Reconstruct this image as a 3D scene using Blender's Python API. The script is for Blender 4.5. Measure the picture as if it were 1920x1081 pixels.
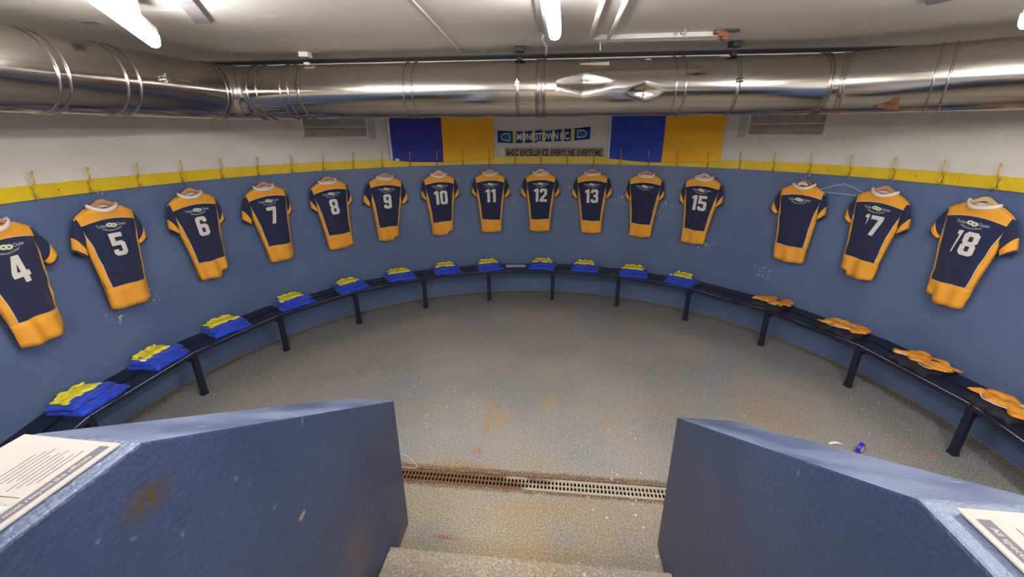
import bpy, bmesh, math, random
from math import sin, cos, pi, atan2, hypot, sqrt, tan
from mathutils import Matrix, Vector, noise
from mathutils.geometry import tessellate_polygon
random.seed(7)
for o in list(bpy.data.objects): bpy.data.objects.remove(o)
scene = bpy.context.scene
COL = scene.collection

# ---------------------------------------------------------------- camera
F_PX, PITCH, ROLL, CAMH = 796.182, .3558, -.0057, 2.3394
cd = bpy.data.cameras.new('camera'); cd.sensor_width = 36; cd.sensor_fit = 'HORIZONTAL'
cd.lens = F_PX/1920*36; cd.clip_start = .02; cd.clip_end = 60
cam = bpy.data.objects.new('camera', cd); COL.objects.link(cam)
c_, s_ = cos(ROLL), sin(ROLL)
right = Vector((c_, s_*sin(PITCH), s_*cos(PITCH)))
up = Vector((-s_, c_*sin(PITCH), c_*cos(PITCH)))
fwd = Vector((0, cos(PITCH), -sin(PITCH)))
m = Matrix((right, up, -fwd)).transposed().to_4x4(); m.translation = (0, 0, CAMH)
cam.matrix_world = m
scene.camera = cam
# ---------------------------------------------------------------- world, exposure, lamp strength
scene.view_settings.view_transform = 'Standard'; scene.view_settings.look = 'None'
scene.view_settings.exposure = 1.85; scene.view_settings.gamma = 1; scene.view_settings.use_curve_mapping = False
w = bpy.data.worlds.new('world'); scene.world = w; w.use_nodes = True
w.node_tree.nodes['Background'].inputs[0].default_value = (.75, .8, .9, 1)
w.node_tree.nodes['Background'].inputs[1].default_value = .05
LAMP = 27.0

# ---------------------------------------------------------------- geometry of the place
CX, CY, R = .1639, 2.6516, 3.5525          # the round wall
CEIL = 2.9
YAW = atan2(.105, .9945)                    # stairs and duct are turned against the camera
def ray(x, y):
    a = (x-960)/F_PX; b = -(y-540.5)/F_PX
    a, b = c_*a-s_*b, s_*a+c_*b
    return Vector((a, cos(PITCH)+b*sin(PITCH), -sin(PITCH)+b*cos(PITCH)))
def atz(x, y, z):
    d = ray(x, y); return Vector((0, 0, CAMH))+d*((z-CAMH)/d.z)
def polar(p): return atan2(p.x-CX, p.y-CY), R-hypot(p.x-CX, p.y-CY)
def wpt(u, z, d=0.0):
    t = u/R; return Vector((CX+(R-d)*sin(t), CY+(R-d)*cos(t), z))
def frame(th, d, z, tilt=0.0, turn=0.0):
    M = Matrix.Translation((CX+(R-d)*sin(th), CY+(R-d)*cos(th), z)) @ Matrix.Rotation(-th+turn, 4, 'Z') @ Matrix.Rotation(tilt, 4, 'Y')
    return M
BM = Matrix.Rotation(-YAW, 4, 'Z')          # building frame -> world

# ---------------------------------------------------------------- materials
def lin(c): return tuple(((v/255)/12.92 if v/255 <= .04045 else ((v/255+.055)/1.055)**2.4) for v in c)+(1,)
MATS = {}
def mat(name, rgb, rough=.6, metal=0, var=0, vscale=4, bump=0, bscale=60, spec=.5, rgb2=None, coord='Object', sheen=0, detail=4, vlo=.35, vhi=.65, stretch=None):
    if name in MATS: return MATS[name]
    M = bpy.data.materials.new(name); M.use_nodes = True; nt = M.node_tree; N = nt.nodes; L = nt.links
    b = N['Principled BSDF']; b.inputs['Base Color'].default_value = lin(rgb); b.inputs['Roughness'].default_value = rough
    b.inputs['Metallic'].default_value = metal; b.inputs['Specular IOR Level'].default_value = spec
    if sheen: b.inputs['Sheen Weight'].default_value = sheen
    tc = N.new('ShaderNodeTexCoord'); src = tc.outputs[coord]
    if stretch:
        mp = N.new('ShaderNodeMapping'); mp.inputs['Scale'].default_value = stretch; L.new(src, mp.inputs[0]); src = mp.outputs[0]
    if rgb2 or var:
        n = N.new('ShaderNodeTexNoise'); n.inputs['Scale'].default_value = vscale; n.inputs['Detail'].default_value = detail
        L.new(src, n.inputs['Vector'])
        mr = N.new('ShaderNodeMapRange'); mr.inputs[1].default_value = vlo; mr.inputs[2].default_value = vhi; L.new(n.outputs[0], mr.inputs[0])
        mx = N.new('ShaderNodeMix'); mx.data_type = 'RGBA'; L.new(mr.outputs[0], mx.inputs[0])
        mx.inputs[6].default_value = lin(rgb); mx.inputs[7].default_value = lin(rgb2 or tuple(max(0, c*(1-var)) for c in rgb))
        L.new(mx.outputs[2], b.inputs['Base Color'])
        M['mixnode'] = mx.name
    if bump:
        n = N.new('ShaderNodeTexNoise'); n.inputs['Scale'].default_value = bscale; n.inputs['Detail'].default_value = 5
        L.new(src, n.inputs['Vector'])
        bp = N.new('ShaderNodeBump'); bp.inputs['Strength'].default_value = bump; bp.inputs['Distance'].default_value = .01
        L.new(n.outputs[0], bp.inputs['Height']); L.new(bp.outputs[0], b.inputs['Normal'])
    MATS[name] = M
    return M
def emat(name, rgb, strength):
    M = bpy.data.materials.new(name); M.use_nodes = True; N = M.node_tree.nodes
    b = N['Principled BSDF']; b.inputs['Base Color'].default_value = lin(rgb)
    b.inputs['Emission Color'].default_value = lin(rgb); b.inputs['Emission Strength'].default_value = strength
    return M
class Nd:                                   # small helper for node graphs on top of a material
    def __init__(s, M):
        s.nt = M.node_tree; s.N = s.nt.nodes; s.L = s.nt.links; s.b = s.N['Principled BSDF']
        s.tc = s.N.new('ShaderNodeTexCoord')
    def noise(s, scale, detail=4, stretch=None, off=(0, 0, 0)):
        mp = s.N.new('ShaderNodeMapping'); mp.inputs['Scale'].default_value = stretch or (1, 1, 1); mp.inputs['Location'].default_value = off
        s.L.new(s.tc.outputs['Object'], mp.inputs[0])
        n = s.N.new('ShaderNodeTexNoise'); n.inputs['Scale'].default_value = scale; n.inputs['Detail'].default_value = detail
        s.L.new(mp.outputs[0], n.inputs['Vector']); return n.outputs[0]
    def rng(s, v, a, b, c=0, d=1):
        r = s.N.new('ShaderNodeMapRange'); r.interpolation_type = 'SMOOTHSTEP'
        for i, x in enumerate((a, b, c, d)): r.inputs[i+1].default_value = x
        s.L.new(v, r.inputs[0]); return r.outputs[0]
    def math(s, op, a, b=None, c=None):
        n = s.N.new('ShaderNodeMath'); n.operation = op
        for i, v in enumerate((a, b, c)):
            if v is None: continue
            if isinstance(v, (int, float)): n.inputs[i].default_value = v
            else: s.L.new(v, n.inputs[i])
        return n.outputs[0]
    def mix(s, f, a, b):
        n = s.N.new('ShaderNodeMix'); n.data_type = 'RGBA'
        for i, v in ((0, f), (6, a), (7, b)):
            if isinstance(v, (tuple, list)): n.inputs[i].default_value = lin(v)
            elif isinstance(v, (int, float)): n.inputs[i].default_value = v
            else: s.L.new(v, n.inputs[i])
        return n.outputs[2]
    def spot(s, c, r, soft=.5, rot=0, warp=.5):  # blob mask of a stain
        mp = s.N.new('ShaderNodeMapping'); mp.vector_type = 'TEXTURE'
        mp.inputs['Location'].default_value = c; mp.inputs['Scale'].default_value = r; mp.inputs['Rotation'].default_value = (0, 0, rot)
        s.L.new(s.tc.outputs['Object'], mp.inputs[0])
        l = s.N.new('ShaderNodeVectorMath'); l.operation = 'LENGTH'; s.L.new(mp.outputs[0], l.inputs[0])
        nz = s.noise(9, 6); d = s.math('MULTIPLY_ADD', nz, warp*2, s.math('SUBTRACT', l.outputs['Value'], warp))
        return s.rng(d, 1, 1-soft)
def principled(name):
    M = bpy.data.materials.new(name); M.use_nodes = True; return M

# painted wall: blue below the rail, with scuffs
wall_blue = principled('blue_wall_paint'); g = Nd(wall_blue)
base = g.mix(g.rng(g.noise(1.3, 5), .35, .65), (84, 103, 139), (92, 111, 146))
base = g.mix(g.rng(g.noise(6, 6), .6, .75, 0, .35), base, (106, 122, 152))
fine = g.rng(g.noise(38, 3, off=(3, 1, 7)), .6, .65)
sc = None
for (px, py), r in (((215, 590), .11), ((280, 555), .11), ((1235, 392), .22), ((1165, 375), .14), ((1070, 350), .05), ((1320, 450), .2), ((1430, 510), .15), ((540, 640), .1)):
    d = ray(px, py); a = d.x**2+d.y**2; bb = -2*(d.x*CX+d.y*CY); cc = CX*CX+CY*CY-R*R
    P = Vector((0, 0, CAMH))+d*((-bb+sqrt(bb*bb-4*a*cc))/(2*a))
    k = g.spot(P, (r, r, r), .6, 0, .4)
    sc = k if sc is None else g.math('MAXIMUM', sc, k)
base = g.mix(g.math('MULTIPLY', fine, sc), base, (176, 186, 205))
rim = g.N.new('ShaderNodeSeparateXYZ'); g.L.new(g.tc.outputs['Object'], rim.inputs[0])
low = g.math('MULTIPLY', g.rng(rim.outputs[2], .016, .006), g.rng(g.noise(4, 3), .35, .6, .3, .8))
base = g.mix(low, base, (140, 125, 100))
g.L.new(base, g.b.inputs['Base Color']); g.b.inputs['Roughness'].default_value = .42
bp = g.N.new('ShaderNodeBump'); bp.inputs['Strength'].default_value = .12; bp.inputs['Distance'].default_value = .01
g.L.new(g.noise(45, 5), bp.inputs['Height']); g.L.new(bp.outputs[0], g.b.inputs['Normal'])
wall_white = mat('white_wall_paint', (214, 210, 202), .6, var=.05, vscale=2, bump=.1, bscale=30)
# parapet paint: same blue, thick and stippled
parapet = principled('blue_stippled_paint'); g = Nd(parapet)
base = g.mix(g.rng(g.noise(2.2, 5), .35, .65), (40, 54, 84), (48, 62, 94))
base = g.mix(g.rng(g.noise(22, 4), .68, .74, 0, .5), base, (110, 125, 155))
base = g.mix(g.math('MULTIPLY', g.spot((-.873, .62, 1.59), (.05, .075, .055), .7, 0, .5), g.rng(g.noise(60, 3), .35, .6, .3, 1)), base, (66, 55, 42))
base = g.mix(g.math('MULTIPLY', g.spot((-.873, 1.06, 1.05), (.05, .025, .012), .5, 0, .3), .8), base, (165, 135, 100))
base = g.mix(g.math('MULTIPLY', g.spot((-.873, 1.3, 1.34), (.05, .02, .05), .9, 0, .3), .6), base, (110, 92, 80))
base = g.mix(g.math('MULTIPLY', g.spot((-.873, 1.35, .5), (.06, .22, .3), .9, 0, .5), .35), base, (105, 85, 72))
base = g.mix(g.math('MULTIPLY', g.spot((-.873, 1.9, .0), (.06, .35, .16), .9, 0, .4), .6), base, (105, 88, 70))
base = g.mix(g.math('MULTIPLY', g.spot((-1.0, 1.35, 1.3), (.14, .1, .1), .9, 0, .4), .3), base, (180, 180, 175))
base = g.mix(g.math('MULTIPLY', g.spot((-1.0, 1.75, 1.05), (.14, .2, .2), .9, 0, .4), .35), base, (118, 140, 180))
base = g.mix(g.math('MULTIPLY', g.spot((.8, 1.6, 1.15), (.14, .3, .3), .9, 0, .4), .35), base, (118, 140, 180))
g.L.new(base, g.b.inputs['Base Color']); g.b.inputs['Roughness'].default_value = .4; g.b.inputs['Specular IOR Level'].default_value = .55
bp = g.N.new('ShaderNodeBump'); bp.inputs['Strength'].default_value = .9; bp.inputs['Distance'].default_value = .006
g.L.new(g.noise(75, 4), bp.inputs['Height']); g.L.new(bp.outputs[0], g.b.inputs['Normal'])
parapet_top = principled('rubbed_lit_blue_paint'); g = Nd(parapet_top)  # paler copy for the tops: rubbed wear, plus lit tone put into the colour
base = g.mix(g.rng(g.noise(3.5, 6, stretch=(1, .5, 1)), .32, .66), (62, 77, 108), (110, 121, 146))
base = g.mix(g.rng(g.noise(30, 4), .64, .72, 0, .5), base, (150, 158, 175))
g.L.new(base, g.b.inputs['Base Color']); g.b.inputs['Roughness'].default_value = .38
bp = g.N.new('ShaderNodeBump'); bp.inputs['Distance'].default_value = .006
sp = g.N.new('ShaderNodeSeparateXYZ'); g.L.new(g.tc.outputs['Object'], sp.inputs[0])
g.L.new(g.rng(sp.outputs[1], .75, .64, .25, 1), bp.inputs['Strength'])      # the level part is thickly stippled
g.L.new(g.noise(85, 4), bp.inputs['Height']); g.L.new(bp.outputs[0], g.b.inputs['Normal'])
# floor (its object space is the building frame)
floor_m = principled('worn_concrete'); g = Nd(floor_m)
def concrete(g, steps=False):
    sp = g.N.new('ShaderNodeSeparateXYZ'); g.L.new(g.tc.outputs['Object'], sp.inputs[0]); X, Y = sp.outputs[0], sp.outputs[1]
    base = g.mix(g.rng(g.noise(1.1, 6), .38, .62), (151, 147, 143), (136, 138, 141))
    base = g.mix(g.rng(g.noise(1.9, 7, off=(5, 2, 0)), .5, .75, 0, .6), base, (152, 138, 120))
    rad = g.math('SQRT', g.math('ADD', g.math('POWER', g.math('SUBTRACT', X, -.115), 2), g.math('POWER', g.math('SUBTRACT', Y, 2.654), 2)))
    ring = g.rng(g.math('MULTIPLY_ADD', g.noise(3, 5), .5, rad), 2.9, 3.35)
    base = g.mix(g.math('MULTIPLY', ring, .75), base, (112, 116, 114))  # darker ring near the wall: shade under the bench put into the colour
    base = g.mix(g.math('MULTIPLY', g.rng(g.math('MULTIPLY_ADD', g.noise(5, 5), .12, rad), 3.47, 3.56), .8), base, (96, 82, 62))
    sand = g.rng(g.math('MULTIPLY_ADD', g.noise(2.2, 6), 1.1, Y), 3.25, 2.75)
    base = g.mix(g.math('MULTIPLY', sand, .75), base, (150, 134, 106))
    base = g.mix(g.math('MULTIPLY', sand, g.rng(g.noise(3, 6, off=(1, 9, 0)), .5, .65, 0, .8)), base, (138, 134, 126))
    for c, r, rot, col, k in (((-.53, 3.05, 0), (.045, .5, 1), 0, (164, 134, 98), .8), ((-.42, 3.05, 0), (.16, .2, 1), .2, (172, 140, 104), .6), ((-.02, 3.3, 0), (.1, .2, 1), 0, (168, 142, 108), .7),
                              ((-.55, 2.62, 0), (.06, .05, 1), 0, (160, 112, 70), .8), ((-.6, 2.47, 0), (.35, .07, 1), 0, (150, 120, 84), .8), ((.5, 3.05, 0), (.12, .2, 1), 0, (165, 142, 110), .6),
                              ((-.62, 1.86, 0), (.12, .02, 1), 0, (130, 90, 58), .8), ((-.1, 1.75, 0), (.5, .2, 1), 0, (156, 132, 96), .7), ((-.05, 2.12, 0), (.5, .1, 1), 0, (156, 132, 98), .6),
                              ((1.9, 3.3, 0), (.3, .5, 1), .5, (160, 136, 106), .6), ((-.15, 5.4, 0), (.5, .15, 1), 0, (162, 142, 116), .5), ((2.9, 2.9, 0), (.06, .06, 1), 0, (170, 120, 70), .7),
                              ((-.2, 5.95, 0), (.2, .1, 1), 0, (110, 88, 62), .6)):
        base = g.mix(g.math('MULTIPLY', g.spot(c, r, .7, rot, .45), k), base, col)
    if not steps:
        jag = g.math('MULTIPLY_ADD', g.noise(14, 5), .05, g.math('ABSOLUTE', g.math('SUBTRACT', Y, 2.345)))
        base = g.mix(g.rng(jag, .14, .11), base, (104, 78, 54))
    grit = g.rng(g.noise(85, 3), .46, .66)
    base = g.mix(g.math('MULTIPLY', grit, .5), base, (205, 196, 180))
    grit2 = g.rng(g.noise(72, 3, off=(4, 4, 4)), .54, .68)
    base = g.mix(g.math('MULTIPLY', grit2, .45), base, (78, 78, 78))
    v = g.N.new('ShaderNodeTexVoronoi'); v.inputs['Scale'].default_value = 11; v.inputs['Randomness'].default_value = 1
    g.L.new(g.tc.outputs['Object'], v.inputs['Vector'])
    cl = g.math('MULTIPLY', g.rng(v.outputs['Distance'], .12, .07), g.rng(g.noise(1.4, 3, off=(2, 2, 2)), .5, .6))
    base = g.mix(g.math('MULTIPLY', cl, .8), base, (215, 210, 200))
    g.L.new(base, g.b.inputs['Base Color']); g.b.inputs['Roughness'].default_value = .7
    bp = g.N.new('ShaderNodeBump'); bp.inputs['Strength'].default_value = .35; bp.inputs['Distance'].default_value = .006
    g.L.new(g.noise(90, 4), bp.inputs['Height']); g.L.new(bp.outputs[0], g.b.inputs['Normal'])
concrete(g)
step_m = principled('worn_step_concrete'); concrete(Nd(step_m), True)
ceil_m = principled('ceiling_paint'); g = Nd(ceil_m)
base = g.mix(g.rng(g.noise(.8, 4), .35, .65), (196, 191, 185), (186, 180, 173))
base = g.mix(g.rng(g.noise(3.2, 7, stretch=(1, 5, 1)), .66, .68, 0, .8), base, (214, 210, 204))
base = g.mix(g.rng(g.noise(30, 3), .7, .75, 0, .5), base, (150, 144, 138))
g.L.new(base, g.b.inputs['Base Color']); g.b.inputs['Roughness'].default_value = .55
yellow_paint = mat('yellow_rail_paint', (222, 190, 36), .45, var=.07, vscale=5, bump=.15, bscale=25)
dark_screw = mat('painted_over_screw', (150, 122, 28), .6)
hook_m = mat('yellow_hook_paint', (206, 172, 50), .4, rgb2=(150, 120, 60), vscale=30, vlo=.5, vhi=.75)
steel = mat('bright_steel', (190, 190, 192), .25, 1)
duct_m = principled('galvanised_sheet'); g = Nd(duct_m)
g.b.inputs['Base Color'].default_value = lin((196, 190, 183)); g.b.inputs['Metallic'].default_value = 1
g.b.inputs['Roughness'].default_value = .16
duct_band = mat('galvanised_band', (186, 180, 172), .22, 1)
old_tape = mat('torn_tape', (196, 178, 160), .7)
dark_metal = mat('dark_metal', (52, 50, 50), .5, .6)
grey_metal = mat('grey_metal', (150, 148, 146), .45, .5)
rust_m = mat('rusted_steel', (150, 92, 56), .85, rgb2=(86, 56, 40), vscale=20, bump=.5, bscale=60)
white_metal = mat('white_enamel', (222, 220, 214), .4)
white_pipe = mat('white_conduit', (218, 214, 206), .45)
grey_panel = mat('grey_joint_board', (122, 120, 120), .7, var=.12, vscale=20)
dark_gap = mat('dark_gap', (38, 38, 42), .9)
chip_white = mat('chipped_white_paint', (206, 202, 196), .7, rgb2=(120, 115, 110), vscale=14, vlo=.62, vhi=.7)
bench_m = mat('dark_navy_bench_paint', (28, 34, 56), .38, rgb2=(20, 24, 40), vscale=6, bump=.2, bscale=30)
worn_edge = mat('worn_bench_edge', (32, 38, 60), .5, rgb2=(180, 182, 188), vscale=3, vlo=.36, vhi=.50, detail=8)
navy = mat('navy_jersey_cloth', (30, 38, 74), .85, var=.12, vscale=10, bump=.15, bscale=400, sheen=.15)
gold = mat('gold_jersey_cloth', (240, 166, 52), .85, var=.05, vscale=9, bump=.15, bscale=400)
piping = mat('cream_piping', (214, 186, 140), .85)
collar_m = mat('cream_collar_cloth', (224, 214, 204), .9, bump=.15, bscale=200)
numeral = mat('cream_numeral_print', (222, 214, 206), .75, var=.06, vscale=90)
print_w = mat('white_jersey_print', (164, 170, 184), .8)
print_g = mat('pale_green_print', (206, 214, 176), .8)
woods = [mat('orange_beech', (206, 150, 104), .5, rgb2=(180, 120, 80), vscale=8, stretch=(1, 8, 8)), mat('pale_beech', (220, 184, 136), .5, rgb2=(200, 160, 110), vscale=8, stretch=(1, 8, 8)), mat('red_beech', (178, 112, 78), .5, rgb2=(150, 90, 62), vscale=8, stretch=(1, 8, 8))]
royal = mat('royal_blue_cloth', (22, 72, 214), .6, rgb2=(18, 56, 186), vscale=12, bump=.2, bscale=150, sheen=.2)
kit_yellow = mat('lemon_cloth', (236, 220, 58), .8, var=.1, vscale=20, bump=.2, bscale=200)
kit_white = mat('white_cloth_trim', (225, 228, 228), .8)
kit_orange = mat('orange_kit_cloth', (232, 152, 48), .75, var=.1, vscale=14, bump=.25, bscale=120)
kit_dark = mat('black_kit_cloth', (34, 32, 44), .75, var=.2, vscale=14, bump=.25, bscale=120)
flag_navy = mat('navy_flag_cloth', (46, 52, 148), .75, bump=.2, bscale=200)
flag_royal = mat('royal_flag_cloth', (38, 70, 176), .75, bump=.2, bscale=200)
flag_gold = mat('gold_flag_cloth', (242, 178, 34), .75, bump=.2, bscale=200)
flag_hem = mat('white_flag_hem', (206, 212, 226), .8)
scarf_blue = mat('scarf_blue_knit', (34, 58, 136), .9, bump=.3, bscale=300)
scarf_yellow = mat('scarf_yellow_knit', (216, 202, 92), .9, bump=.3, bscale=300)
scarf_white = mat('scarf_white_knit', (232, 234, 238), .9)
scarf_teal = mat('scarf_teal_knit', (60, 120, 160), .9)
scarf_green = mat('scarf_green_knit', (36, 110, 80), .9)
sign_grey = mat('grey_sign_board', (158, 152, 146), .6)
ink_black = mat('black_ink', (26, 26, 30), .7)
paper_m = mat('cream_paper', (164, 159, 153), .7)
ink_grey = mat('grey_ink', (92, 90, 102), .7)
ink_blue = mat('blue_ink', (44, 98, 156), .7)
ink_pale = mat('pale_green_ink', (166, 176, 170), .7)
ink_text = mat('text_ink', (72, 68, 72), .7)
plaster_rim = mat('vent_rim_paint', (214, 211, 204), .6)
slat_m = mat('grey_vent_slat', (162, 158, 152), .6, var=.1, vscale=10)
strip_m = mat('pale_grey_board', (176, 178, 176), .6)
grate_m = principled('muddy_grate'); g = Nd(grate_m)
sp = g.N.new('ShaderNodeSeparateXYZ'); g.L.new(g.tc.outputs['Object'], sp.inputs[0])
k = g.math('MULTIPLY_ADD', g.noise(6, 7), 1.6, g.math('MULTIPLY', sp.outputs[0], 1.0))
g.L.new(g.mix(g.rng(k, .95, .6), (176, 166, 148), (112, 84, 58)), g.b.inputs['Base Color']); g.b.inputs['Roughness'].default_value = .6
tape_blue = mat('blue_tape', (50, 50, 190), .35)
card_m = mat('tape_core_card', (206, 190, 170), .8)
cord_m = mat('white_cord', (226, 222, 212), .6)
plastic_m = mat('milky_plastic', (178, 182, 186), .25, rgb2=(225, 225, 222), vscale=30)
lamp_glow = emat('lamp_glow', (255, 251, 247), LAMP)

# ---------------------------------------------------------------- mesh helpers
class MB:
    def __init__(s): s.v = []; s.f = []; s.m = []
    def add(s, vs, fs, mi=0, M=None):
        o = len(s.v); s.v += [tuple(M @ Vector(p)) if M is not None else tuple(p) for p in vs]
        s.f += [tuple(i+o for i in f) for f in fs]; s.m += [mi]*len(fs); return s
    def box(s, a, b, mi=0, M=None):
        (x0, y0, z0), (x1, y1, z1) = a, b
        vs = [(x0, y0, z0), (x1, y0, z0), (x1, y1, z0), (x0, y1, z0), (x0, y0, z1), (x1, y0, z1), (x1, y1, z1), (x0, y1, z1)]
        return s.add(vs, [(0, 3, 2, 1), (4, 5, 6, 7), (0, 1, 5, 4), (1, 2, 6, 5), (2, 3, 7, 6), (3, 0, 4, 7)], mi, M)
    def prism(s, pts, z0, z1, mi=0, M=None):  # pts counter-clockwise
        n = len(pts); vs = [(x, y, z0) for x, y in pts]+[(x, y, z1) for x, y in pts]
        return s.add(vs, [tuple(range(n))[::-1], tuple(range(n, 2*n))]+[(i, (i+1) % n, n+(i+1) % n, n+i) for i in range(n)], mi, M)
    def tube(s, path, r, n=10, mi=0, caps=True, M=None, closed=False, sx=1, sy=1):
        P = [Vector(p) for p in path]; k = len(P); vs = []; prev = None
        for i, p in enumerate(P):
            t = (P[(i+1) % k]-P[i-1]) if closed else (P[min(i+1, k-1)]-P[max(i-1, 0)]); t.normalize()
            if prev is None:
                a = Vector((0, 0, 1)) if abs(t.z) < .9 else Vector((1, 0, 0))
            else: a = prev
            a = (a-t*a.dot(t)).normalized(); b = t.cross(a); prev = a
            rr = r[i] if isinstance(r, (list, tuple)) else r
            for j in range(n):
                q = 2*pi*j/n; vs.append(p+a*(rr*sx*cos(q))+b*(rr*sy*sin(q)))
        fs = []
        for i in range(k if closed else k-1):
            for j in range(n):
                a0 = i*n+j; a1 = i*n+(j+1) % n; b0 = ((i+1) % k)*n+j; b1 = ((i+1) % k)*n+(j+1) % n
                fs.append((a0, a1, b1, b0))
        if caps and not closed: fs += [tuple(range(n))[::-1], tuple(range((k-1)*n, k*n))]
        return s.add(vs, fs, mi, M)
    def grid(s, fn, nu, nv, mi=0, M=None, mf=None):
        vs = [fn(i/nu, j/nv) for j in range(nv+1) for i in range(nu+1)]
        o = len(s.v); s.add(vs, [], 0, M)
        for j in range(nv):
            for i in range(nu):
                a = o+j*(nu+1)+i; s.f.append((a, a+1, a+nu+2, a+nu+1)); s.m.append(mf(i, j) if mf else mi)
        return s
    def build(s, name, mats, parent=None, smooth=False, M=None, bevel=0, solid=0, sub=0):
        me = bpy.data.meshes.new(name); me.from_pydata(s.v, [], s.f)
        for q in (mats if isinstance(mats, (list, tuple)) else [mats]): me.materials.append(q)
        me.polygons.foreach_set('material_index', s.m)
        me.update()
        bm = bmesh.new(); bm.from_mesh(me); bmesh.ops.recalc_face_normals(bm, faces=bm.faces) if solid == 0 else None
        bm.to_mesh(me); bm.free()
        if smooth: me.polygons.foreach_set('use_smooth', [True]*len(me.polygons))
        o = bpy.data.objects.new(name, me); COL.objects.link(o)
        if parent: o.parent = parent
        if M is not None: o.matrix_world = M
        if solid:
            md = o.modifiers.new('thick', 'SOLIDIFY'); md.thickness = solid; md.offset = 0
        if bevel:
            md = o.modifiers.new('edge', 'BEVEL'); md.width = bevel; md.segments = 2; md.limit_method = 'ANGLE'
        if sub:
            md = o.modifiers.new('sub', 'SUBSURF'); md.levels = sub; md.render_levels = sub
        return o
def tag(o, label=None, cat=None, group=None, kind=None):
    if label: o['label'] = label
    if cat: o['category'] = cat
    if group: o['group'] = group
    if kind: o['kind'] = kind
    return o
def struct(o): o['kind'] = 'structure'; return o
def empty(name, M, label, cat, group=None):
    o = bpy.data.objects.new(name, None); o.empty_display_size = .1; COL.objects.link(o); o.matrix_world = M
    return tag(o, label, cat, group)
def part(name, mb, mats, parent, **k):      # a part modelled in its thing's own space
    return mb.build(name, mats, parent, **k)
def text_mb(txt, height, width=None, bold=.0, fn=None, cuts=0):
    """flat text in X (reading) / Z (up), optionally mapped by fn(x, z)"""
    cu = bpy.data.curves.new('t', 'FONT'); cu.body = txt; cu.size = 1; cu.offset = bold; cu.resolution_u = 3
    ob = bpy.data.objects.new('t', cu); COL.objects.link(ob)
    dg = bpy.context.evaluated_depsgraph_get(); me = bpy.data.meshes.new_from_object(ob.evaluated_get(dg))
    bm = bmesh.new(); bm.from_mesh(me)
    if cuts: bmesh.ops.subdivide_edges(bm, edges=[e for e in bm.edges if e.calc_length() > .25], cuts=cuts)
    bmesh.ops.triangulate(bm, faces=bm.faces)
    vs = [v.co.copy() for v in bm.verts]; fs = [tuple(v.index for v in f.verts) for f in bm.faces]; bm.free()
    bpy.data.objects.remove(ob); bpy.data.curves.remove(cu); bpy.data.meshes.remove(me)
    x0 = min(v.x for v in vs); x1 = max(v.x for v in vs)
    ks = height/.73; kx = ks if width is None else width/(x1-x0)
    out = []
    for v in vs:
        x, z = (v.x-x0)*kx, v.y*ks
        out.append(fn(x, z) if fn else (x, 0, z))
    return MB().add(out, fs)

# ---------------------------------------------------------------- shell
mb = MB(); T0, T1, NS = -2.2, 2.2, 132
for k, (z0, z1, mi) in enumerate(((0, 1.95, 0), (1.95, CEIL+.1, 1))):
    mb.grid(lambda u, v: wpt(R*(T0+(T1-T0)*u), z0+(z1-z0)*v), NS, 1, mi)
# outer skin so that the wall has thickness
mb.grid(lambda u, v: wpt(R*(T0+(T1-T0)*u), (CEIL+.1)*v, -.2), NS, 1, 1)
mb.grid(lambda u, v: wpt(R*(T0+(T1-T0)*u), CEIL+.1, -.2*v), NS, 1, 1)
struct(mb.build('wall_back', [wall_blue, wall_white], smooth=True))
pe = wpt(R*T1, 0); pw = wpt(R*T0, 0); YR = -5.0
for nm, p, sx in (('wall_right', pe, 1), ('wall_left', pw, -1)):
    mb = MB(); a, b = sorted((p.x, p.x+.2*sx)); mb.box((a, YR, 0), (b, p.y+.02, 1.95), 0); mb.box((a, YR, 1.95), (b, p.y+.02, CEIL+.1), 1)
    struct(mb.build(nm, [wall_blue, wall_white]))
mb = MB(); mb.box((pw.x-.2, YR-.2, 0), (pe.x+.2, YR, 1.95), 0); mb.box((pw.x-.2, YR-.2, 1.95), (pe.x+.2, YR, CEIL+.1), 1)
struct(mb.build('wall_front', [wall_blue, wall_white]))
mb = MB(); mb.box((-4.2, -5.2, CEIL), (4.4, 6.5, CEIL+.1)); struct(mb.build('ceiling', ceil_m))
# floor with the slot of the drain
DX0, DX1, DY0, DY1 = -1.7, 1.5, 2.275, 2.4
mb = MB()
for a, b in (((-4.8, DY1), (4.8, 7)), ((-4.8, -5.8), (4.8, DY0)), ((-4.8, DY0), (DX0, DY1)), ((DX1, DY0), (4.8, DY1))):
    mb.box((a[0], a[1], -.12), (b[0], b[1], 0))
struct(mb.build('floor', floor_m, M=BM))
# beam under the ceiling behind the duct, with the dark joint above it
def beam(name, off, z0, z1, m, wdt):
    p0 = Vector((-2.424, 4.04)); p1 = Vector((2.86, 3.48)); t = (p1-p0).normalized(); n = Vector((-t.y, t.x))
    if n.y < 0: n = -n
    a = p0-t*.85+n*off; b = p1+t*.75+n*off
    q = [a, b, b+n*wdt, a+n*wdt]
    return struct(MB().prism([(v.x, v.y) for v in q], z0, z1).build(name, m))
beam('trim_1', .0, 2.745, 2.868, chip_white, .2)
beam('trim_2', .05, 2.868, 2.9, dark_gap, .12)

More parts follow.
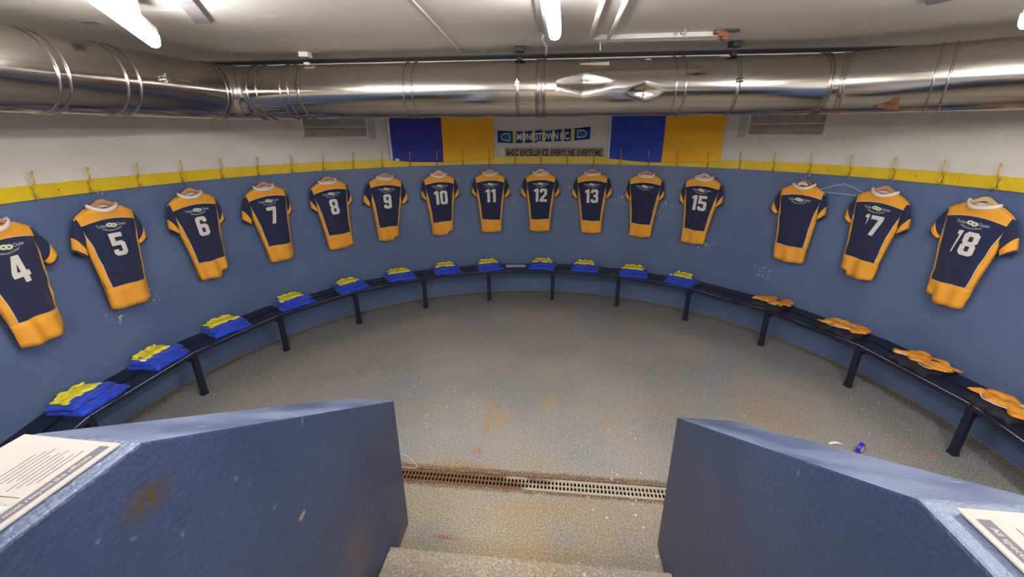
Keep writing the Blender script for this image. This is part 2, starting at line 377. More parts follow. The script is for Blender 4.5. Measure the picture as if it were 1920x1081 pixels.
# ---------------------------------------------------------------- stairs and parapets (building frame)
XL, XR, YF, YK, ZF, ZK, TH = -.873, .663, 1.935, .657, .922, 1.715, .27
mb = MB(); rise, run = .15, .28
for i in range(5):
    y1 = 1.655-i*run; y0 = 1.655-(i+1)*run if i < 4 else -.25
    mb.box((XL, y0, 0), (XR, y1, rise*(i+1)))
struct(mb.build('concrete_steps', step_m, M=BM, bevel=.006))
mb = MB(); mb.box((-3.7, -5.8, 0), (3.9, -.25, .75)); struct(mb.build('landing', step_m, M=BM))
def parapet_wall(name, x0, x1):
    prof = [(YF, 0), (YF, ZF), (YK, ZK), (-.25, ZK), (-.25, 0)]
    mb = MB(); n = len(prof)
    vs = [(x0, y, z) for y, z in prof]+[(x1, y, z) for y, z in prof]
    mb.add(vs, [tuple(range(n)), tuple(range(n, 2*n))[::-1]]+[(i, (i+1) % n, n+(i+1) % n, n+i) for i in range(n)])
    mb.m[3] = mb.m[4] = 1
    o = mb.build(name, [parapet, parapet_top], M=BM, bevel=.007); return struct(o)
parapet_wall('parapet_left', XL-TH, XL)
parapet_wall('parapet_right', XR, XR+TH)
mb = MB(); mb.box((-3.3, -.45, 0), (XL-TH, -.25, 1.2)); mb.box((XR+TH, -.45, 0), (3.4, -.25, 1.2))
struct(mb.build('landing_wall', parapet, M=BM))

# ---------------------------------------------------------------- drain
t = empty('drain_channel', BM @ Matrix.Translation((-.1, 2.337, 0)), 'rusty slotted drain grating set in the floor between the two blue parapets', 'drain')
ch = MB(); x0, x1 = DX0+.1, DX1+.1; hw = (DY1-DY0)/2
ch.box((x0, -hw, -.11), (x1, hw, -.1)); ch.box((x0, -hw, -.1), (x1, -hw+.006, -.012)); ch.box((x0, hw-.006, -.1), (x1, hw, -.012))
part('channel', ch, dark_metal, t)
gr = MB(); gr.box((x0, -hw+.006, -.012), (x1, -hw+.026, -.003)); gr.box((x0, hw-.026, -.012), (x1, hw-.006, -.003)); gr.box((x0, -.005, -.012), (x1, .005, -.003))
x = x0
while x < x1: gr.box((x, -hw+.02, -.012), (x+.011, hw-.02, -.0035)); x += .026
part('grating', gr, grate_m, t)

# ---------------------------------------------------------------- rail and coat hooks
HS, HO = .1025, -.031
rail = empty('hook_rail', frame(0, 0, 1.9515), 'long yellow painted coat hook rail curving around the wall', 'coat rail')
Mi = rail.matrix_world.inverted()
def wl(u, z, d): return Mi @ wpt(u, z, d)
RB, RT, RD = 1.903, 2.0, .022
cuts = [-2.1*R, -1.62*R, -.675*R, -.02*R, .62*R, .86*R, 1.33*R, 2.1*R]
for a, b in zip(cuts[:-1], cuts[1:]):
    mb = MB(); n = max(4, int((b-a)/.07)); a2, b2 = a+.0015, b-.0015
    mb.grid(lambda u, v: wl(a2+(b2-a2)*u, RB+(RT-RB)*v, RD), n, 1)
    mb.grid(lambda u, v: wl(a2+(b2-a2)*u, RT, RD*(1-v)), n, 1)
    mb.grid(lambda u, v: wl(a2+(b2-a2)*u, RB, RD*v), n, 1)
    mb.grid(lambda u, v: wl(a2, RB+(RT-RB)*u, RD*v), 1, 1); mb.grid(lambda u, v: wl(b2, RB+(RT-RB)*u, RD*v), 1, 1)
    part('board', mb, yellow_paint, rail)
def hook_mesh():
    mb = MB()
    mb.box((-.009, -.006, -.05), (.009, 0, .035))
    up_ = [(0, -.004, .02), (0, -.02, .032), (0, -.042, .055), (0, -.05, .085), (0, -.046, .112), (0, -.052, .135)]
    mb.tube(up_, [.006, .006, .0055, .0055, .0055, .006], 8)
    mb.tube([(0, -.052, .129), (0, -.053, .134), (0, -.054, .14), (0, -.054, .145)], [.004, .0095, .0095, .004], 8)
    lo = [(0, -.004, -.035), (0, -.02, -.044), (0, -.036, -.042), (0, -.044, -.03), (0, -.046, -.014)]
    mb.tube(lo, [.0055]*5, 8); mb.tube([(0, -.046, -.018), (0, -.046, -.012), (0, -.046, -.006)], [.004, .008, .004], 8)
    return mb
h0 = None
hz = 1.9515
for i in range(-2, 31):
    th = HO+(i-14)*HS
    if h0 is None: h0 = part('coat_hook', hook_mesh(), hook_m, rail, smooth=True); o = h0
    else: o = h0.copy(); COL.objects.link(o); o.parent = rail
    o.matrix_local = Mi @ frame(th, RD, hz)
    if i % 2 == 0:
        s_mb = MB().tube([(0, 0, 0), (0, -.004, 0)], .006, 8)
        so = part('screw', s_mb, dark_screw, rail); so.matrix_local = Mi @ frame(th+HS*.45, RD, hz)

# ---------------------------------------------------------------- vents
def vent(u0, u1, side, label):
    z0, z1 = 2.272, 2.63; uc = (u0+u1)/2
    t = empty('wall_vent', frame(uc/R, 0, z0), label, 'vent'); I = t.matrix_world.inverted()
    W = lambda u, z, d: I @ wpt(u, z, d)
    fr = MB()
    for (a, b, c, d_) in ((u0-.015, u1+.015, z0-.02, z0), (u0-.015, u1+.015, z1, z1+.02), (u0-.02, u0, z0-.02, z1+.02), (u1, u1+.02, z0-.02, z1+.02)):
        n = 8
        fr.grid(lambda u, v: W(a+(b-a)*u, c+(d_-c)*v, .03), n, 1); fr.grid(lambda u, v: W(a+(b-a)*u, d_, .03*v), n, 1)
        fr.grid(lambda u, v: W(a+(b-a)*u, c, .03*v), n, 1)
        fr.grid(lambda u, v: W(a, c+(d_-c)*u, .03*v), 1, 1); fr.grid(lambda u, v: W(b, c+(d_-c)*u, .03*v), 1, 1)
    part('frame', fr, plaster_rim, t)
    for k in range(3):
        zz = z0+.002+k*.112
        s = MB().grid(lambda u, v: W(u0+(u1-u0)*u, zz+.118*v, .022-.017*v), 10, 1); s.grid(lambda u, v: W(u0+(u1-u0)*u, zz+.118, .005+.02*v), 10, 1)
        s.grid(lambda u, v: W(u0+(u1-u0)*u, zz+.011*v, .0265-.002*v), 10, 1, 1)  # paler lip: light caught by the slat edge, put into its colour
        part('slat', s, [slat_m, plaster_rim], t, solid=.004)
    a, b = (u1+.02, u1+.118) if side > 0 else (u0-.118, u0-.02)
    st = MB().grid(lambda u, v: W(a+(b-a)*u, z0-.02+(z1-z0+.04)*v, .012), 4, 1); st.grid(lambda u, v: W(a+(b-a)*u, z0-.02, .012*v), 4, 1)
    st.grid(lambda u, v: W(a, z0-.02+(z1-z0+.04)*u, .012*v), 1, 1); st.grid(lambda u, v: W(b, z0-.02+(z1-z0+.04)*u, .012*v), 1, 1)
    part('side_board', st, strip_m, t)
vent(-2.81, -2.08, 1, 'grey louvred wall vent left of the left flag')
vent(2.83, 3.565, -1, 'grey louvred wall vent right of the right flag')

# ---------------------------------------------------------------- flags, scarf, sign
def flag(u0, um, u1, zb, blue, label, seed):
    t = empty('club_flag', frame(um/R, .03, 2.35), label, 'flag', None); I = t.matrix_world.inverted()
    zt = 2.76
    def P(u, v):
        zl = zb[0]+(zb[1]-zb[0])*min(1, (u-u0)/(um-u0)) if u < um else zb[1]+(zb[2]-zb[1])*(u-um)/(u1-um)
        zl += -.012*sin(pi*(u-u0)/(um-u0)) if u < um else -.004*sin(pi*(u-um)/(u1-um))
        z = zt+(zl-zt)*v
        if seed == 2 and u > um: # rounded loose corner
            k = max(0, (u-(u1-.09))/.09); z = zt+((zl+.05*k*k)-zt)*v
        sag = 1-abs((u-u0)/(u1-u0)-.5)
        d = .038+.022*noise.noise(Vector((u*3+seed*9, z*2.2-u*1.5, seed)))+.012*(.4+v)*sin(u*9+z*8+seed)*sag+.004*noise.noise(Vector((u*14, z*14+u*8, seed+3)))
        return I @ wpt(u, z, max(d, .026))
    for nm, a, b, m_ in (('blue_panel', u0+.03, um, blue), ('gold_panel', um, u1, flag_gold), ('white_hem', u0, u0+.03, flag_hem)):
        n = 40 if b-a > .1 else 3
        part(nm, MB().grid(lambda u, v: P(a+(b-a)*u, v), n, 36), m_, t, smooth=True, solid=.002)
    tg = MB().grid(lambda u, v: P(u0+.06+.055*u, .965+.035*v)+Vector((0, -.006, 0)), 3, 2)
    if seed == 1: part('maker_tag', tg, flag_hem, t, solid=.002)
    return t
flag(-1.82, -1.115, -.41, (1.99, 1.945, 1.972), flag_navy, 'left navy and gold flag pinned on the white wall', 1)
flag(1.16, 1.87, 2.57, (1.985, 1.945, 1.975), flag_royal, 'right blue and gold flag with rounded lower corner', 2)

def sx_(cx): return -.352+(cx-240)/1287*1.265
def sz_(cy): return 2.345-(cy/7.385-34.5)*.0069
TOPS = [(240, 262), (450, 275), (600, 275), (850, 256), (950, 272), (1000, 256), (1300, 240), (1527, 215)]
BOTS = [(240, 425), (480, 437), (780, 430), (820, 404), (900, 416), (1180, 410), (1320, 400), (1527, 380)]
def pw_(tab, x):
    for (a, b), (c, d) in zip(tab[:-1], tab[1:]):
        if x <= c: return b+(d-b)*(x-a)/(c-a)
    return tab[-1][1]
t = empty('supporter_scarf', frame(.28/R, .01, 2.27), 'blue and yellow striped knitted scarf with white lettering pinned to wall', 'scarf'); I = t.matrix_world.inverted()
def SP(cx, v, d=.012):
    a, b = pw_(TOPS, cx), pw_(BOTS, cx)
    return I @ wpt(sx_(cx), sz_(a+(b-a)*v), d+.006*noise.noise(Vector((cx*.01, v*2, 1))))
xs = [240+i*(1527-240)/64 for i in range(65)]
mb = MB(); mb.grid(lambda u, v: SP(240+1287*u, v), 96, 4); part('knit', mb, scarf_blue, t, smooth=True, solid=.004)
for a, b in ((455, 497), (590, 626), (725, 765), (865, 905), (1000, 1040), (1138, 1172), (1265, 1312)):
    part('stripe', MB().grid(lambda u, v: SP(a+(b-a)*u, v, .0155), 4, 4), scarf_yellow, t, solid=.001)
def scarf_txt(x, z):
    cx = 510+x; cy = 395-z-(14*(x/740) if x > 0 else 0); a, b = pw_(TOPS, cx), pw_(BOTS, cx)
    return I @ wpt(sx_(cx), sz_(cy), .0195)
part('lettering', text_mb('MONKSTOWN F.C.', 98, 742, .02, scarf_txt, 2), scarf_white, t)
for c0, fl in ((355, -1), (1412, 1)):
    cyc = (pw_(TOPS, c0)+pw_(BOTS, c0))/2
    def CP(dx, dy, d): return I @ wpt(sx_(c0+fl*dx), sz_(cyc+dy), d)
    ring = [(-62, -52), (20, -52), (52, -34), (70, 0), (52, 34), (20, 52), (-62, 52)]
    vs = [CP(x, y, .0195) for x, y in ring]+[CP(x*.86, y*.8, .0195) for x, y in ring]; n = 7
    cr = MB().add(vs, [(i, (i+1) % n, n+(i+1) % n, n+i) for i in range(n)], 0)
    cr.add([CP(x, y, .0193) for x, y in ((-50, -38), (14, -38), (14, -4), (-50, -4))], [(0, 1, 2, 3)], 1)
    cr.add([CP(x, y, .0193) for x, y in ((-50, 2), (-14, 2), (-14, 38), (-50, 38))], [(0, 1, 2, 3)], 2)
    cr.add([CP(x, y, .0193) for x, y in ((-8, 2), (30, 2), (20, 38), (-8, 38))], [(0, 1, 2, 3)], 1)
    part('crest', cr, [scarf_white, scarf_teal, scarf_green], t)

t = empty('motto_sign', frame(.43/R, .006, 2.05), 'grey sign strip with black capital letters just above the yellow rail', 'sign'); I = t.matrix_world.inverted()
mb = MB().grid(lambda u, v: I @ wpt(-.252+1.365*u, 1.992+.126*v, .008), 40, 2)
part('board', mb, sign_grey, t, solid=.003)
part('lettering', text_mb('BASIC EXCELLENCE. EVERYONE. EVERYTIME.', .082, 1.325, .03, lambda x, z: I @ wpt(-.235+x+z*.04, 2.014+z, .0125), 2), ink_black, t)

# ---------------------------------------------------------------- jerseys
def lerp_tab(tab, z):
    for (a, b), (c, d) in zip(tab[:-1], tab[1:]):
        if z >= c: return b+(d-b)*(a-z)/(a-c) if z <= a else b
    return tab[-1][1]
XS = [(0, .215), (-.07, .216), (-.13, .208), (-.24, .2), (-.35, .19), (-.5, .174), (-.645, .163), (-.83, .158)]
XP = [(0, .205), (-.13, .2), (-.2, .19), (-.3, .168), (-.45, .15), (-.645, .138), (-.83, .134)]
def depth_at(x, z, xs):
    tt = .022+.026*min(1, max(0, (-z-.05)/.3)); f = max(0, 1-min(1, abs(x)/xs)**3)
    return tt*f**.6
DIG = {
 '8': [[(.2,0),(.8,0),(1,.2),(1,.75),(.88,.9),(1,1.05),(1,1.6),(.8,1.8),(.2,1.8),(0,1.6),(0,1.05),(.12,.9),(0,.75),(0,.2)],[(.36,.34),(.64,.34),(.64,.72),(.36,.72)],[(.36,1.08),(.64,1.08),(.64,1.46),(.36,1.46)]],
 '6': [[(.2,0),(.8,0),(1,.2),(1,.9),(.8,1.1),(.36,1.1),(.36,1.46),(.64,1.46),(.64,1.28),(1,1.28),(1,1.6),(.8,1.8),(.2,1.8),(0,1.6),(0,.2)],[(.36,.34),(.64,.34),(.64,.76),(.36,.76)]],
 '0': [[(.2,0),(.8,0),(1,.2),(1,1.6),(.8,1.8),(.2,1.8),(0,1.6),(0,.2)],[(.36,.34),(.64,.34),(.64,1.46),(.36,1.46)]],
 '5': [[(.2,0),(.8,0),(1,.2),(1,.95),(.8,1.15),(.36,1.15),(.36,1.46),(.95,1.46),(.95,1.8),(0,1.8),(0,.82),(.64,.82),(.64,.34),(.36,.34),(.36,.52),(0,.52),(0,.2)]],
 '7': [[(.22,0),(.6,0),(1,1.45),(1,1.8),(0,1.8),(0,1.44),(.62,1.44)]],
 '4': [[(.55,0),(.9,0),(.9,.4),(1.06,.4),(1.06,.74),(.9,.74),(.9,1.8),(.45,1.8),(0,.74),(0,.4),(.55,.4)],[(.33,.74),(.55,.74),(.55,1.28)]],
 '1': [[(.25,0),(.62,0),(.62,1.8),(.3,1.8),(.0,1.6),(.0,1.32),(.25,1.42)]],
 'i': [[(.05,.05),(.12,.05),(.34,1.75),(.34,1.8),(.02,1.8),(.0,1.5),(.16,1.45)]],
 'j': [[(.22,.9),(.26,.9),(.34,1.75),(.34,1.8),(.05,1.8),(.0,1.5),(.2,1.52)]],
 '2': [[(0,0),(1,0),(1,.34),(.45,.34),(1,1.0),(1,1.6),(.8,1.8),(.2,1.8),(0,1.6),(0,1.25),(.36,1.25),(.36,1.46),(.64,1.46),(.64,1.12),(0,.36)]],
 '3': [[(.2,0),(.8,0),(1,.2),(1,.78),(.88,.92),(1,1.05),(1,1.6),(.8,1.8),(.2,1.8),(0,1.6),(0,1.3),(.36,1.3),(.36,1.46),(.64,1.46),(.64,1.08),(.35,1.08),(.35,.76),(.64,.76),(.64,.34),(.36,.34),(.36,.5),(0,.5),(0,.2)]]}
DIG['9'] = [[(1-x, 1.8-y) for x, y in l] for l in DIG['6']]
DW = {'1': .66, 'i': .36, 'j': .36, '4': 1.06}
def number_mb(s_, h=.182, dx=0.0, slant=0.0):
    k = h/1.8; gap = .14; tot = sum(DW.get(c, 1) for c in s_)*k+gap*k*(len(s_)-1); x0 = -tot/2+dx
    mb = MB()
    bm = bmesh.new()
    for c in s_:
        loops = [[Vector((x0+(x+slant*y)*k, y*k-.395, 0)) for x, y in l] for l in DIG[c]]
        tris = tessellate_polygon(loops); flat = [p for l in loops for p in l]
        bv = [bm.verts.new(p) for p in flat]
        for tr in tris:
            try: bm.faces.new([bv[i] for i in tr])
            except ValueError: pass
        x0 += DW.get(c, 1)*k+gap*k
    for _ in range(2): bmesh.ops.subdivide_edges(bm, edges=[e for e in bm.edges if e.calc_length() > .03], cuts=1)
    bmesh.ops.triangulate(bm, faces=bm.faces)
    bm.verts.index_update()
    vs = [(v.co.x, -depth_at(v.co.x, v.co.y, lerp_tab(XS, v.co.y))-.0042, v.co.y) for v in bm.verts]
    fs = [tuple(v.index for v in f.verts) for f in bm.faces]; bm.free()
    return mb.add(vs, fs)
def surf(x, z, off): return (x, -depth_at(x, z, lerp_tab(XS, z))-off, z)
def make_logo():
    mb = MB()
    a = text_mb('Turley', .024, .068, .02, lambda x, z: surf(-.108+x, -.160+z, .0042)); mb.add(a.v, a.f, 0)
    a = text_mb('Chutes', .024, .068, .02, lambda x, z: surf(.04+x, -.160+z, .0042)); mb.add(a.v, a.f, 0)
    a = text_mb('Restaurants & Diners', .014, .14, .03, lambda x, z: surf(-.07+x, -.174-.02*cos((x/.14-.5)*2.8)+z, .0042)); mb.add(a.v, a.f, 0)
    for cx, cz in ((-.014, -.147), (.014, -.153)):
        n = 20; vs = []
        for j in range(n):
            q = 2*pi*j/n; vs.append(surf(cx+.025*cos(q), cz+.017*sin(q), .0046)); vs.append(surf(cx+.008*cos(q), cz+.005*sin(q), .0046))
        mb.add(vs, [(2*j, (2*j+2) % (2*n), (2*j+3) % (2*n), 2*j+1) for j in range(n)], 1)
    return mb
logo_mesh = None
def jersey(th, z0, text, label, seed, tilt=0, hem_step=0, sl=(0, 0, 0, 0), fold=0, dx=0, slant=0, turn=0):
    global logo_mesh
    rnd = random.Random(seed)
    M = frame(th, .092, z0, tilt, turn)
    t = empty('rugby_jersey', M, label, 'rugby jersey', 'navy and gold jerseys hanging around the wall')
    lean = rnd.uniform(-.012, .012); taper = rnd.uniform(.0, .14)
    ph = rnd.uniform(0, 6); fa = rnd.uniform(.008, .014); fk = rnd.uniform(32, 46)
    def wr(x, z): 
        k = min(1, max(0, (-z-.4)/.3)); e = min(1, abs(x)/.16)**2*min(1, max(0, (-z-.15)/.2))
        return fa*k*sin(x*fk+ph+z*4)+.012*e*noise.noise(Vector((x*14+seed, z*9, seed)))+.010*k*noise.noise(Vector((x*10, z*10, seed*2.3)))+.006*min(1, max(0, -z/.1))*min(1, abs(x)/.12)*noise.noise(Vector((x*18, z*16, seed*1.3)))
    # column fractions as (kind, amount): inside the panel edge or between panel edge and silhouette
    inner = [-1+2*i/14 for i in range(15)]
    cols = [('o', -1), ('o', -.66), ('o', -.33), ('o', -.0)]+[('i', c) for c in inner]+[('o', 0.0), ('o', .33), ('o', .66), ('o', 1)]
    zrow = []                                   # rows: (function z(frac), kind)
    def top(x): 
        ax = abs(x)
        return -.004-.03*(1-(ax/.105)**2) if ax < .105 else -.004-.064*(ax-.105)/.11
    def yb(x): return -.1-.036*(x/.21)**2
    rows = [('t', 0), ('t', .33), ('t', .66), ('t', .93), ('t', 1)]+[('b', k/16) for k in range(0, 16)]+[('b', .988), ('b', 1)]+[('h', k/5) for k in range(1, 6)]
    def hemz(x):
        z = -.812-.012*(1-(x/.16)**2)
        if hem_step > 0 and x > .07: z += .045
        if hem_step < 0 and x < -.07: z += .045
        return z
    def pt(rk, c, side):
        kind, f = rk; ck, cf = c
        zref = {'t': -.07*f-.03, 'b': -.13-.515*f, 'h': -.645-.17*f}[kind]
        xs_, xp_ = lerp_tab(XS, zref), lerp_tab(XP, zref)
        if ck == 'i': x = xp_*cf*(1-.004/xp_ if abs(cf) < .999 else 1-.006/xp_)
        else: x = (1 if (cf > 0 or (cf == 0 and side_sign[id(c)] > 0)) else -1)*(xp_+(xs_-xp_)*abs(cf))
        if kind == 't': z = top(x)+(yb(x)-top(x))*f
        elif kind == 'b': z = yb(x)+((-.645+.008*sin(x*9+ph))-yb(x))*f
        else: zb_ = -.645+.008*sin(x*9+ph); z = zb_+(hemz(x)-zb_)*f
        xs2 = lerp_tab(XS, z) if kind != 't' else .216
        d = depth_at(x, z, xs2)
        if kind == 't' and abs(x) < .105: d = max(d, (.045*(1-f)+.02*f)*(1-(x/.107)**2)**.5)
        y = -(d+wr(x, z)*(1 if side < 0 else .3)) if side < 0 else d
        x *= 1-taper*min(1, max(0, (-z-.35)/.42))
        return (x+lean*max(0, -z-.2)/.6, y, z)
    side_sign = {}
    for i, c in enumerate(cols): side_sign[id(c)] = -1 if i < len(cols)/2 else 1
    nC, nR = len(cols), len(rows)
    back = [[pt(r, c, -1) for c in cols] for r in rows]; front = [[pt(r, c, 1) for c in cols] for r in rows]
    def sub(name, pred, mats, grid, mf=None, soft=True):
        mb = MB(); idx = {}
        for j in range(nR-1):
            for i in range(nC-1):
                if not pred(j, i): continue
                q = []
                for a, b in ((j, i), (j, i+1), (j+1, i+1), (j+1, i)):
                    if (a, b) not in idx: idx[(a, b)] = len(mb.v); mb.v.append(grid[a][b])
                    q.append(idx[(a, b)])
                mb.f.append(tuple(q)); mb.m.append(mf(j, i) if mf else 0)
        return part(name, mb, mats, t, smooth=True, solid=.003)
    JT, JB = 4, 21                               # last yoke row, last panel row
    il, ir = 3, nC-5                             # piping columns (edge 'o' 0 <-> inner -1)
    sub('yoke', lambda j, i: j < JT, [gold, piping], back, lambda j, i: 1 if j == 3 else 0)
    sub('back_panel', lambda j, i: JT <= j < JB+1 and il <= i <= ir, [navy, piping], back, lambda j, i: 1 if (i in (il, ir) or j == JB) else 0)
    sub('side_panel', lambda j, i: JT <= j < JB+1 and i < il, gold, back)
    sub('side_panel', lambda j, i: JT <= j < JB+1 and i > ir, gold, back)
    sub('hem', lambda j, i: j > JB, gold, back)
    sub('front_panel', lambda j, i: True, [gold, navy], front, lambda j, i: 1 if JT <= j < JB+1 and 1 <= i <= nC-3 else 0)
    # collar
    cb = MB(); n = 36; prof = [(-.004, .027), (.001, .030), (.005, .025), (.009, .002), (.006, 0), (-.002, .003)]
    vs = []
    for j in range(n):
        q = 2*pi*j/n; sag = .036*max(0, -sin(q))**1.3
        for (dr, dz) in prof:
            vs.append(((.104+dr)*cos(q), (.046+dr)*sin(q), -.006-sag-.02*max(0, sin(q))+dz+(.004*sin(3*q+seed))))
    k = len(prof)
    cb.add(vs, [(j*k+i, ((j+1) % n)*k+i, ((j+1) % n)*k+(i+1) % k, j*k+(i+1) % k) for j in range(n) for i in range(k)])
    if fold: cb.tube([(-.04+.1*q, -.058-.006*sin(q*9), .0+.02*sin(q*3)) for q in [i/8 for i in range(9)]], [.006, .012, .016, .018, .018, .018, .016, .012, .006], 8)
    part('collar', cb, collar_m, t, smooth=True)
    # sleeves
    for si, sg in enumerate((-1, 1)):
        ox, oz = sl[2*si], sl[2*si+1]
        T = Vector((.205, -.055)); A = Vector((.186, -.262)); O = Vector((.284+ox+rnd.uniform(-.006, .006), -.292+oz)); Iq = Vector((.212+ox*.8, -.352+oz*1.1))
        ns, nr = 10, 20
        def sp(s, q):
            a = T.lerp(O, s); b = A.lerp(Iq, s)
            a = a+Vector((.012*sin(pi*s), .006*sin(pi*s)))
            c = (a+b)/2; hv = (a-b)/2
            th_ = .030+.006*s+.004*sin(5*s+seed+si)
            p = c+hv*cos(q); y = th_*sin(q)*(1 if abs(cos(q)) < .95 else .8)
            y += .006*noise.noise(Vector((p.x*30+seed, p.y*22, si+seed)))
            return (sg*p.x, y+.004, p.y)
        def sleeve(s0, s1, k):
            mb = MB(); vs = [sp(s0+(s1-s0)*i/k, 2*pi*j/nr) for i in range(k+1) for j in range(nr)]
            return mb.add(vs, [(i*nr+j, i*nr+(j+1) % nr, (i+1)*nr+(j+1) % nr, (i+1)*nr+j) for i in range(k) for j in range(nr)])
        so = part('sleeve', sleeve(0, .6, 8), navy, t, smooth=True, solid=.003)
        mb = sleeve(.6, .94, 5); part('cuff', mb, gold, so, smooth=True, solid=.003)
        part('cuff_edge', sleeve(.94, 1.03, 2), navy, so, smooth=True, solid=.003)
    if logo_mesh is None:
        lo = part('printed_logo', make_logo(), [print_w, print_g], t); logo_mesh = lo.data
    else:
        lo = bpy.data.objects.new('printed_logo', logo_mesh); COL.objects.link(lo); lo.parent = t
    if text: part('number', number_mb(text, dx=dx, slant=slant), numeral, t)
    return M
def wood_hanger(M, label, wi):
    t = empty('wooden_hanger', M, label, 'hanger', 'wooden hangers under the yellow rail')
    mb = MB(); n = 24; vs = []
    for i in range(n+1):
        x = -.19+.38*i/n; zt = .056-.058*(abs(x)/.1)**1.35; zt = max(zt, -.075)
        hh = .036-.012*abs(x)/.19
        zt = zt if abs(x) > .012 else .0535
        for (dy, dz) in ((-.009, 0), (.009, 0), (.009, -hh), (-.009, -hh)): vs.append((x, dy, zt+dz))
    fs = [(i*4+j, i*4+(j+1) % 4, (i+1)*4+(j+1) % 4, (i+1)*4+j) for i in range(n) for j in range(4)]+[(0, 1, 2, 3), (n*4+3, n*4+2, n*4+1, n*4)]
    mb.add(vs, fs); part('body', mb, woods[wi], t, bevel=.004)
    path = [(0, 0, .035), (0, 0, .075)]+[(.016-.016*cos(q), 0, .098+.018*sin(q)) for q in [i*pi*1.25/10 for i in range(11)]]
    part('hook', MB().tube(path, .0018, 8), steel, t, smooth=True)
JS = [ # hook index, text, tilt, hem, sleeves (lx,lz,rx,rz), wood
 (-1, '4', -.05, 0, (0, 0, .02, .0), 0), (1, '5', .015, 0, (0, -.01, -.03, .0), 0), (3, '6', -.03, 1, (-.03, -.0, -.03, .02), 0), (5, '7', -.05, 0, (.01, -.02, -.045, 0), 0),
 (7, '8', -.07, 0, (-.03, 0, -.03, .02), 0), (9, '9', .03, 1, (.02, -.02, .0, -.01), 0), (11, '10', -.02, 1, (-.03, 0, -.02, .01), 1), (13, '11', 0, 0, (-.02, .02, .0, .0), 0),
 (15, '12', 0, 0, (.0, .0, -.005, .01), 1), (17, '13', -.03, 0, (-.0, 0, -.01, .0), 0), (19, '', 0, 0, (-.03, .0, -.03, .01), 0), (21, '15', .025, 0, (-.02, .0, -.03, .0), 1),
 (24, '', .005, 0, (.0, .01, -.03, .0), 2), (26, 'j7', .05, -1, (-.02, .01, -.01, -.0), 0), (28, 'i8', .035, -1, (-.005, .02, .01, .0), 1)]
for k, (hi, tx, tl, hm, sl, wd) in enumerate(JS):
    th = HO+(hi-14)*HS; z0 = 1.79+(.012 if tx in ('5', '6', 'j7', 'i8', '4') else 0)
    shown = tx.replace('i', '1').replace('j', '1')
    if shown: lab = 'navy and gold rugby jersey with number %s on its back' % shown; hl = 'wooden hanger holding the jersey numbered %s' % shown
    elif hi == 19: lab = 'navy and gold jersey without a number between jerseys 13 and 15'; hl = 'wooden hanger of the numberless jersey between 13 and 15'
    else: lab = 'navy and gold jersey without a number beside the bare wire hanger'; hl = 'reddish wooden hanger of the numberless jersey beside the wire hanger'
    M = jersey(th, z0, tx, lab, k+3, tl, hm, sl, fold=(hi == 24), dx=.012 if tx in ('j7', 'i8') else 0, slant=.0, turn=0)
    wood_hanger(M, hl, wd)
# bare wire hanger
t = empty('wire_hanger', frame(HO+(25-14)*HS, .08, 1.79), 'bare white wire hanger between the numberless jersey and jersey 17', 'hanger')
path = [(.0, 0, .045), (0, 0, .085)]+[(.016-.016*cos(q), 0, .098+.018*sin(q)) for q in [i*pi*1.25/10 for i in range(11)]]
mb = MB().tube(path, .002, 8); part('hook', mb, steel, t, smooth=True)
tri = [(0, 0, .048), (.03, 0, .03), (.06, 0, .03), (.2, 0, -.03), (.207, 0, -.045), (.195, 0, -.052), (0, 0, -.052), (-.195, 0, -.052), (-.207, 0, -.045), (-.2, 0, -.03), (-.06, 0, .03), (-.03, 0, .03)]
part('frame', MB().tube(tri, .002, 8, closed=True), kit_white, t, smooth=True)

# ---------------------------------------------------------------- bench
LS, LO = .2904, .1345
bt = .45
bench = empty('curved_bench', frame(0, .19, 0), 'long dark navy slatted bench following the round wall', 'bench')
Bi = bench.matrix_world.inverted()
ths = [LO+(k-5)*LS for k in range(-2, 13)]
def bseg(a, b, r0, r1, z0, z1, worn):
    P = lambda th, rr, z: Bi @ Vector((CX+(R-rr)*sin(th), CY+(R-rr)*cos(th), z))
    e = .0009
    a, b = a+e, b-e; mb = MB()
    w_ = .010
    if worn:
        vs = [P(a, r0, z0), P(b, r0, z0), P(b, r1, z0), P(a, r1, z0), P(a, r0, z1), P(b, r0, z1), P(b, r1-w_, z1), P(a, r1-w_, z1), P(b, r1, z1), P(a, r1, z1)]
        mb.add(vs, [(0, 3, 2, 1), (4, 5, 6, 7), (0, 1, 5, 4), (3, 0, 4, 7, 9), (1, 2, 8, 6, 5), (2, 3, 9, 8)], 0); mb.f.append((7, 6, 8, 9)); mb.m.append(1)
    else:
        vs = [P(a, r0, z0), P(b, r0, z0), P(b, r1, z0), P(a, r1, z0), P(a, r0, z1), P(b, r0, z1), P(b, r1, z1), P(a, r1, z1)]
        mb.add(vs, [(0, 3, 2, 1), (4, 5, 6, 7), (0, 1, 5, 4), (3, 0, 4, 7), (1, 2, 6, 5), (2, 3, 7, 6)], 0)
    return mb
for a, b in zip(ths[:-1], ths[1:]):
    part('seat_board', bseg(a, b, .2, .372, bt-.035, bt, True), [bench_m, worn_edge], bench)
    part('seat_board', bseg(a, b, .008, .172, bt-.035, bt, False), [bench_m], bench)
leg_proto = None
